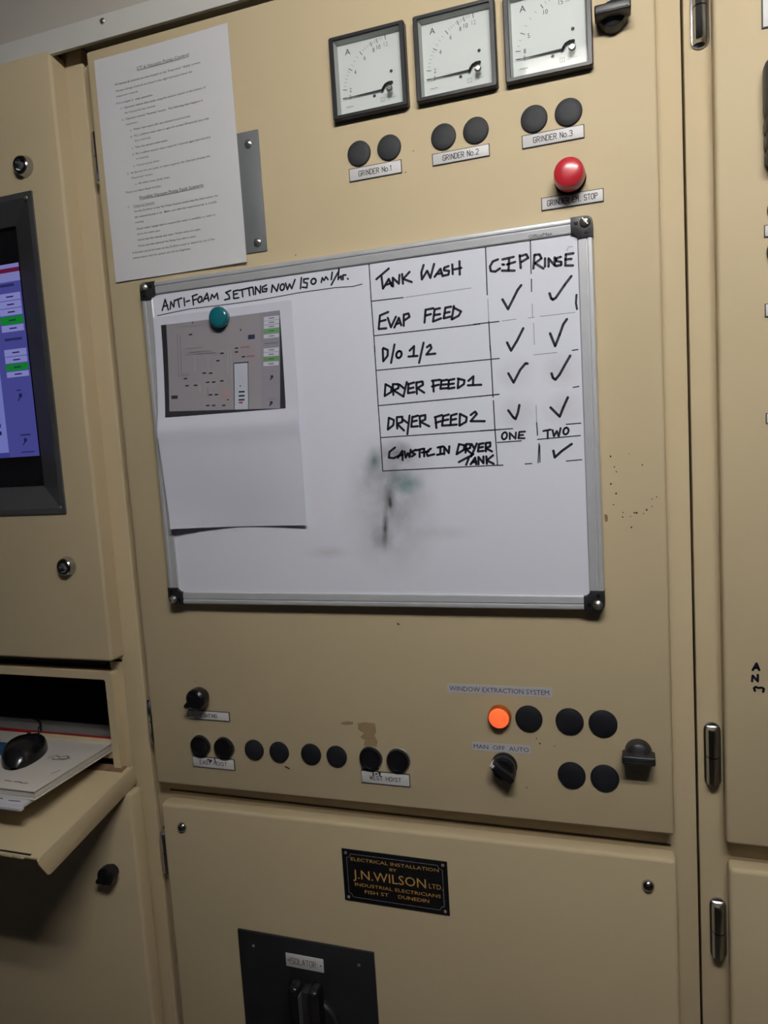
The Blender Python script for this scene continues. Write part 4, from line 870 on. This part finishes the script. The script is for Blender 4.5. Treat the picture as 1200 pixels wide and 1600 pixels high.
lb = MB().box(-30, 30, -5.2, -4, 56.5, 77, .3).build('label_plate', WHITEP, iso)
MB().ribbon(engrave('ISOLATOR', -4 + 1, 66.5, 9.0, 42), .8, -5.35).ribbon([[(-26, 66.6), (-25.8, 66.8)], [(26, 66.6), (25.8, 66.8)]], 2.2, -5.35).build('label_text', ENGR, iso, smooth=0)
MB().lathe([(40, 0), (40, -6), (37, -9), (0, -9.5)], 10, -22, 40, -4).build('rosette', BLACK, iso)
MB().box(-18, 2, -38, -12, -70, 50, 7, 3).build('grip', BLACKG, iso)
MB().box(16, 32, -38, -12, -70, 50, 6, 3).build('grip', BLACKG, iso)
MB().box(3, 15, -30, -12, -60, 42, 2).build('grip_web', BLACK, iso)
MB().box(2.4, 3.6, -38.4, -12, -66, 40, .3).build('edge_strip', STEEL, iso)
for x in (-83, 85):
    for z in (78, -78): screw(iso, (x, -4, z), .55)

# ================================================================== RIGHT-HAND DOOR FITTINGS (cut by the frame edge)
t = thing('label_plate', (812, 0, 636), 'white plate above the ribbed grey handle on the door marked A N 3', 'sign')
MB().box(-38.5, 38.5, -1.6, 0, -23, 23, .3).build('backing', ENGR, t)
MB().box(-37.2, 37.2, -1.9, -1.5, -21.7, 21.7, .1).build('white_face', WHITEP, t)
hd = thing('swing_handle', (790, 0, 525), 'dark grey ribbed swing handle on the door marked A N 3', 'handle')
MB().box(-17, 17, -26, 0, -4, 51, 7, 3).build('body', HGREY, hd)
for k in range(3):
    MB().box(-16.6 + .4 * k, 16.6 - .4 * k, -25.5 + k * .6, 0, -4 - 15.4 * (k + 1), -4 - 15.4 * k - .8, 4, 3).build('rib', HGREY, hd)
def rbutton(x, z, r, label):
    t = thing('push_button', (x, 0, z), label, 'button', 'brown buttons below the swing handle')
    MB().lathe([(r, 0), (r, -5), (r - 2, -9), (r - 2.5, -9)], seg=28).build('collar', BROWNK, t)
    MB().lathe([(r - 2.5, -6), (r - 3, -12), (r - 5, -14), (0, -14.5)], seg=28).build('cap', BROWNK, t)
for x, z in ((794, 431), (793, 388), (794, 346), (794, 266), (795, 222)):
    rbutton(x, z, 17 if z > 380 else 15.5, 'brown round button in the column on the door marked A N 3')
for z0, z1 in ((403.8, 416.5), (321, 335), (207, 218.5)):
    t = thing('label_plate', (808, 0, (z0 + z1) / 2), {403.8: 'small white plate between the two topmost brown buttons', 321: 'small white plate below the middle brown button', 207: 'small white plate below the lowest brown button'}[z0], 'sign')
    h = (z1 - z0) / 2
    MB().box(-34, 34, -1.5, 0, -h, h, .3).build('backing', ENGR, t)
    MB().box(-33.1, 33.1, -1.8, -1.4, -h + .9, h - .9, .1).build('white_face', WHITEP, t)

# ================================================================== WHITEBOARD
wb_ = thing('whiteboard', (0, 0, 0), 'aluminium framed whiteboard with a handwritten tank wash table', 'whiteboard')
BOARD = bpy.data.materials.new('whiteboard_enamel')
N, L, bs = nodes_of(BOARD)
bs.inputs['Roughness'].default_value = .28
bs.inputs['Specular IOR Level'].default_value = .5
tc = N.new('ShaderNodeTexCoord')
nz = N.new('ShaderNodeTexNoise'); nz.inputs['Scale'].default_value = 45.; nz.inputs['Detail'].default_value = 5
L.new(tc.outputs['Object'], nz.inputs['Vector'])
cur = None
def blob(cx, cz, rx, rz, col, amount, rot=0., power=1.2):
    """smudge of old marker: soft ellipse broken up by noise"""
    global cur
    mp = N.new('ShaderNodeMapping'); mp.vector_type = 'TEXTURE'
    mp.inputs['Location'].default_value = (cx * .001, -.012, cz * .001)
    mp.inputs['Rotation'].default_value = (0, rot, 0)
    mp.inputs['Scale'].default_value = (rx * .0016, 1, rz * .0016)
    L.new(tc.outputs['Object'], mp.inputs['Vector'])
    gt = N.new('ShaderNodeTexGradient'); gt.gradient_type = 'SPHERICAL'
    L.new(mp.outputs['Vector'], gt.inputs['Vector'])
    pw = N.new('ShaderNodeMath'); pw.operation = 'POWER'; pw.inputs[1].default_value = power
    L.new(gt.outputs['Fac'], pw.inputs[0])
    ml = N.new('ShaderNodeMath'); ml.operation = 'MULTIPLY'
    L.new(pw.outputs[0], ml.inputs[0]); L.new(nz.outputs['Fac'], ml.inputs[1])
    m2 = N.new('ShaderNodeMath'); m2.operation = 'MULTIPLY'; m2.use_clamp = True; m2.inputs[1].default_value = amount * 2
    L.new(ml.outputs[0], m2.inputs[0])
    mx = N.new('ShaderNodeMix'); mx.data_type = 'RGBA'
    L.new(m2.outputs[0], mx.inputs['Factor'])
    if cur is None: mx.inputs['A'].default_value = (.77, .79, .90, 1)
    else: L.new(cur, mx.inputs['A'])
    mx.inputs['B'].default_value = (*col, 1)
    cur = mx.outputs['Result']
GR = (.17, .18, .20); TE = (.05, .20, .20); DK = (.05, .05, .055); BR = (.40, .34, .33)
blob(340.6, 116.5, 46, 55, GR, .42); blob(348, 172, 42, 40, GR, .45)
for q in ((507.4, 283.7, 15.7, 14.6), (560.5, 283.5, 16.2, 14.3), (507.7, 238.6, 14.7, 15.9), (560, 238.3, 16.3, 14.4)): blob(*q, BR, .24, 0, .8)
blob(323.3, 190.8, 8, 12, (.10, .17, .18), .75); blob(315.8, 173.2, 8, 13, GR, .4)
blob(352, 197.9, 18, 12, DK, .75); blob(346.6, 161.4, 18, 14, (.12, .15, .16), .5); blob(368.4, 160.5, 16, 11, TE, .55); blob(362, 153, 9, 7, TE, .5)
blob(342, 140, 6.5, 17, DK, .8); blob(342, 134, 2.2, 5, DK, 1.2); blob(333, 103, 3.6, 22, DK, 1.0, .09); blob(329.1, 88, 12, 15, GR, .5)
blob(250, 72, 26, 7, BR, .25); blob(400, 95, 40, 8, GR, .15)
L.new(cur, bs.inputs['Base Color'])
MB().box(10, 590, -12, -3, 10, 440).build('writing_surface', BOARD, wb_, smooth=0)
# frame rails: outer round, groove, flat
RAIL = [(0, -1), (0, -13.5), (1.2, -15.4), (3.2, -16), (5.6, -15.6), (6.1, -14.2), (7.4, -14.2), (7.8, -15.2), (15.6, -14.6), (16.8, -13.6), (16.8, -9), (10, -9), (10, -1)]
def rail(x0, x1, fn):
    b = bmesh.new()
    A = [b.verts.new(fn(x0, d, y)) for d, y in RAIL]; B = [b.verts.new(fn(x1, d, y)) for d, y in RAIL]
    n = len(RAIL); b.faces.new(A); b.faces.new(B[::-1])
    for k in range(n): b.faces.new((A[k], B[k], B[(k + 1) % n], A[(k + 1) % n]))
    bmesh.ops.recalc_face_normals(b, faces=b.faces)
    return MB().bm(b)
rt = rail(18, 582, lambda s_, d, y: (s_, y, 450 - d)).build('frame_rail', ALU, wb_)
rail(18, 582, lambda s_, d, y: (s_, y, d)).build('frame_rail', ALU, wb_)
rail(18, 432, lambda s_, d, y: (d, y, s_)).build('frame_rail', ALU, wb_)
rail(18, 432, lambda s_, d, y: (600 - d, y, s_)).build('frame_rail', ALU, wb_)
MB().text('OfficeMax', 529.6, 434.9, 3.6, 26.5, -15.15).xf(lambda p: (p[0], p[1], p[2])).build('maker_name', ENGR, rt, smooth=0)
def corner(cx, cz, sx, sz):
    pts = [(-.4, 23.5), (16, 23.5)]
    pts += [(17.2 + 6.8 * (1 - math.cos(a * math.pi / 8)) - 1.2, 23.5 - 6.4 * math.sin(a * math.pi / 8)) for a in range(1, 5)]
    pts += [(23.5, 17), (23.5, -.4)]
    pts += [(7 - 7.4 * math.sin(a * math.pi / 10), 7 - 7.4 * math.cos(a * math.pi / 10)) for a in range(0, 6)]
    c = MB().prism([(cx + sx * x, cz + sz * z) for x, z in pts], -17, -.5, .9).build('corner_cap', BLACK, wb_)
    d = MB()
    for qx, qz in ((17.5, 6.5), (6.5, 17.5)):
        d.lathe([(2.4, 0), (2.4, -.35), (1.4, -.4), (1.4, 0), (0, -.1)], cx + sx * qx, cz + sz * qz, 12, -17)
    d.build('dimple', BLACKG, c)
    screw(wb_, (cx + sx * 7.6, -17, cz + sz * 6.6), 1.45, .9)
corner(0, 450, 1, -1); corner(600, 450, -1, -1); corner(0, 0, 1, 1); corner(600, 0, -1, 1)
WID = {'grid': 1.35, 'faint': .9, 'underline': 1.1, 'antifoam': 2.3, 'ticks': 3.0, 'edge_mark': 2.4, 'ONE TWO': 2.4}
for k_, st in STROKES.items():
    if k_ in ('AN3', 'east_scrawl', 'west_scrawl', 'pen_mark'): continue
    y_ = -12.12 if k_ not in ('grid', 'faint') else -12.07
    if k_ in ('grid', 'faint', 'ticks'):
        for s_ in st:
            MB().ribbon([s_], WID[k_], y_).build({'grid': 'table_line', 'faint': 'faded_table_line', 'ticks': 'tick_mark'}[k_], MARKF if k_ == 'faint' else MARK, wb_, smooth=0)
    else:
        MB().ribbon(st, WID.get(k_, 2.9), y_).build('underline' if k_ == 'underline' else 'handwriting', MARK, wb_, smooth=0)

# ---- printed sheet held by the magnet
sh = thing('printed_sheet', (0, 0, 0), 'creased white sheet with a screen photo, held on the whiteboard by a magnet', 'paper')
def sdef(p):
    x, y, z = p                                   # x 0..208 from the left edge, z 0..298 from the lower edge
    t_ = (298 - z) / 298; u = x / 208
    lift = 1 - .72 * u
    if t_ < .535: d = 12.5 * (t_ / .535) ** 1.7
    else:
        q = (t_ - .535) / .465
        d = 12.5 - 7.5 * q + 5.0 * math.sin(math.pi * q) * .6 + 2.2 * q * math.sin(math.pi * u)
    d = d * lift + 3.0 * math.exp(-((t_ - .535) / .05) ** 2)
    q2 = max(0, (t_ - .58) / .42) ** 1.4
    d = d * (1 - q2) + q2 * (.8 + 9.5 * max(0, 1 - u / .5) ** 1.3 + 4.5 * max(0, (u - .6) / .4) ** 1.3)
    xin = 3.2 * max(0, (t_ - .6) / .4) * (1 - u)
    return (17.2 + x + xin, -13.0 - d - (3.6 * (1 - u) ** 6) + y, 109.5 + z * .981)
NX, NZ = 16, 44
v = [sdef((208 * i / NX, 0, 298 * j / NZ)) for j in range(NZ + 1) for i in range(NX + 1)]
v2 = [(a, b_ + .3, c) for a, b_, c in v]
f = []; n = NX + 1; T = len(v)
for j in range(NZ):
    for i in range(NX):
        k = j * n + i; f.append((k, k + 1, k + n + 1, k + n)); f.append((T + k, T + k + n, T + k + n + 1, T + k + 1))
for i in range(NX): f += [(i, i + 1, T + i + 1, T + i), (NZ * n + i, NZ * n + i + 1, T + NZ * n + i + 1, T + NZ * n + i)]
for j in range(NZ): f += [(j * n, (j + 1) * n, T + (j + 1) * n, T + j * n), (j * n + NX, (j + 1) * n + NX, T + (j + 1) * n + NX, T + j * n + NX)]
MB().raw(v + v2, f).build('sheet', SHEETP, sh, smooth=60)
PC = {'black': (.02, .02, .028), 'bg': (.30, .28, .31), 'pane': (.27, .255, .31), 'white': (.55, .56, .66), 'white2': (.50, .53, .62), 'green': (.12, .34, .12), 'ink': (.02, .022, .035), 'dim': (.17, .17, .19),
      'navy': (.02, .035, .09), 'red': (.35, .02, .08), 'pink': (.42, .14, .17), 'pinkl': (.36, .26, .28), 'pale': (.38, .36, .39)}
ph = MB(); lay = [0.25]
PX0, PX1, PZ0, PZ1 = 11.0, 190.5, 157.8, 286.6                  # print area on the sheet
def pquad(c, a, b_, cc, d):
    def pt(q): return sdef((PX0 + q[0] * (PX1 - PX0), -lay[0], PZ0 + q[1] * (PZ1 - PZ0)))
    nu = max(1, math.ceil(abs(b_[0] - a[0]) / .025)); nv = max(1, math.ceil(abs(d[1] - a[1]) / .025))
    def bil(s_, r_):
        return ((a[0] * (1 - s_) + b_[0] * s_) * (1 - r_) + (d[0] * (1 - s_) + cc[0] * s_) * r_, (a[1] * (1 - s_) + b_[1] * s_) * (1 - r_) + (d[1] * (1 - s_) + cc[1] * s_) * r_)
    for i in range(nu):
        for j in range(nv):
            ph.quad(pt(bil(i / nu, j / nv)), pt(bil((i + 1) / nu, j / nv)), pt(bil((i + 1) / nu, (j + 1) / nv)), pt(bil(i / nu, (j + 1) / nv)), c)
    lay[0] += .008
pquad('black', (0, 0), (1, 0), (1, 1), (0, 1)); lay[0] += .12
Q = [(.036, .065), (.955, 0.005), (.998, 1), (.045, 1)]
def uq(u, v_):
    return ((Q[0][0] * (1 - u) + Q[1][0] * u) * (1 - v_) + (Q[3][0] * (1 - u) + Q[2][0] * u) * v_, (Q[0][1] * (1 - u) + Q[1][1] * u) * (1 - v_) + (Q[3][1] * (1 - u) + Q[2][1] * u) * v_)
pquad('bg', uq(0, 0), uq(1, 0), uq(1, 1), uq(0, 1)); lay[0] += .12
for c, u0, v0, u1, v1 in UI:
    u0, u1, v0, v1 = max(0, u0), min(1, u1), max(0, v0), min(1, v1)
    pquad(c, uq(u0, v0), uq(u1, v0), uq(u1, v1), uq(u0, v1))
for ku, kv in KEYS:
    x, z = uq(ku, kv); s_ = .009
    a = [(x - .2 * s_, z + .3 * s_), (x + .9 * s_, z - .6 * s_), (x - 1.2 * s_, z - 3.2 * s_), (x - 2.0 * s_, z - 2.6 * s_)]
    pquad('ink', *a); pquad('ink', (x - s_, z - s_), (x + s_ * 1.4, z - s_), (x + s_ * 1.4, z + 2.2 * s_), (x - s_, z + 2.2 * s_))
ph.build('screen_photo', PRINTCOL, sh, smooth=60, colours=PC)
mg = thing('magnet', (121.5, -13.6, 390.2), 'round teal magnet pinning the printed sheet to the whiteboard', 'magnet')
MB().lathe([(12.6, .8), (12.8, -2), (13.6, -4.5), (14.2, -7), (13.6, -9.2), (11.5, -10.6), (7, -11.5), (0, -11.8)], seg=36).build('cap', TEAL, mg, smooth=50)
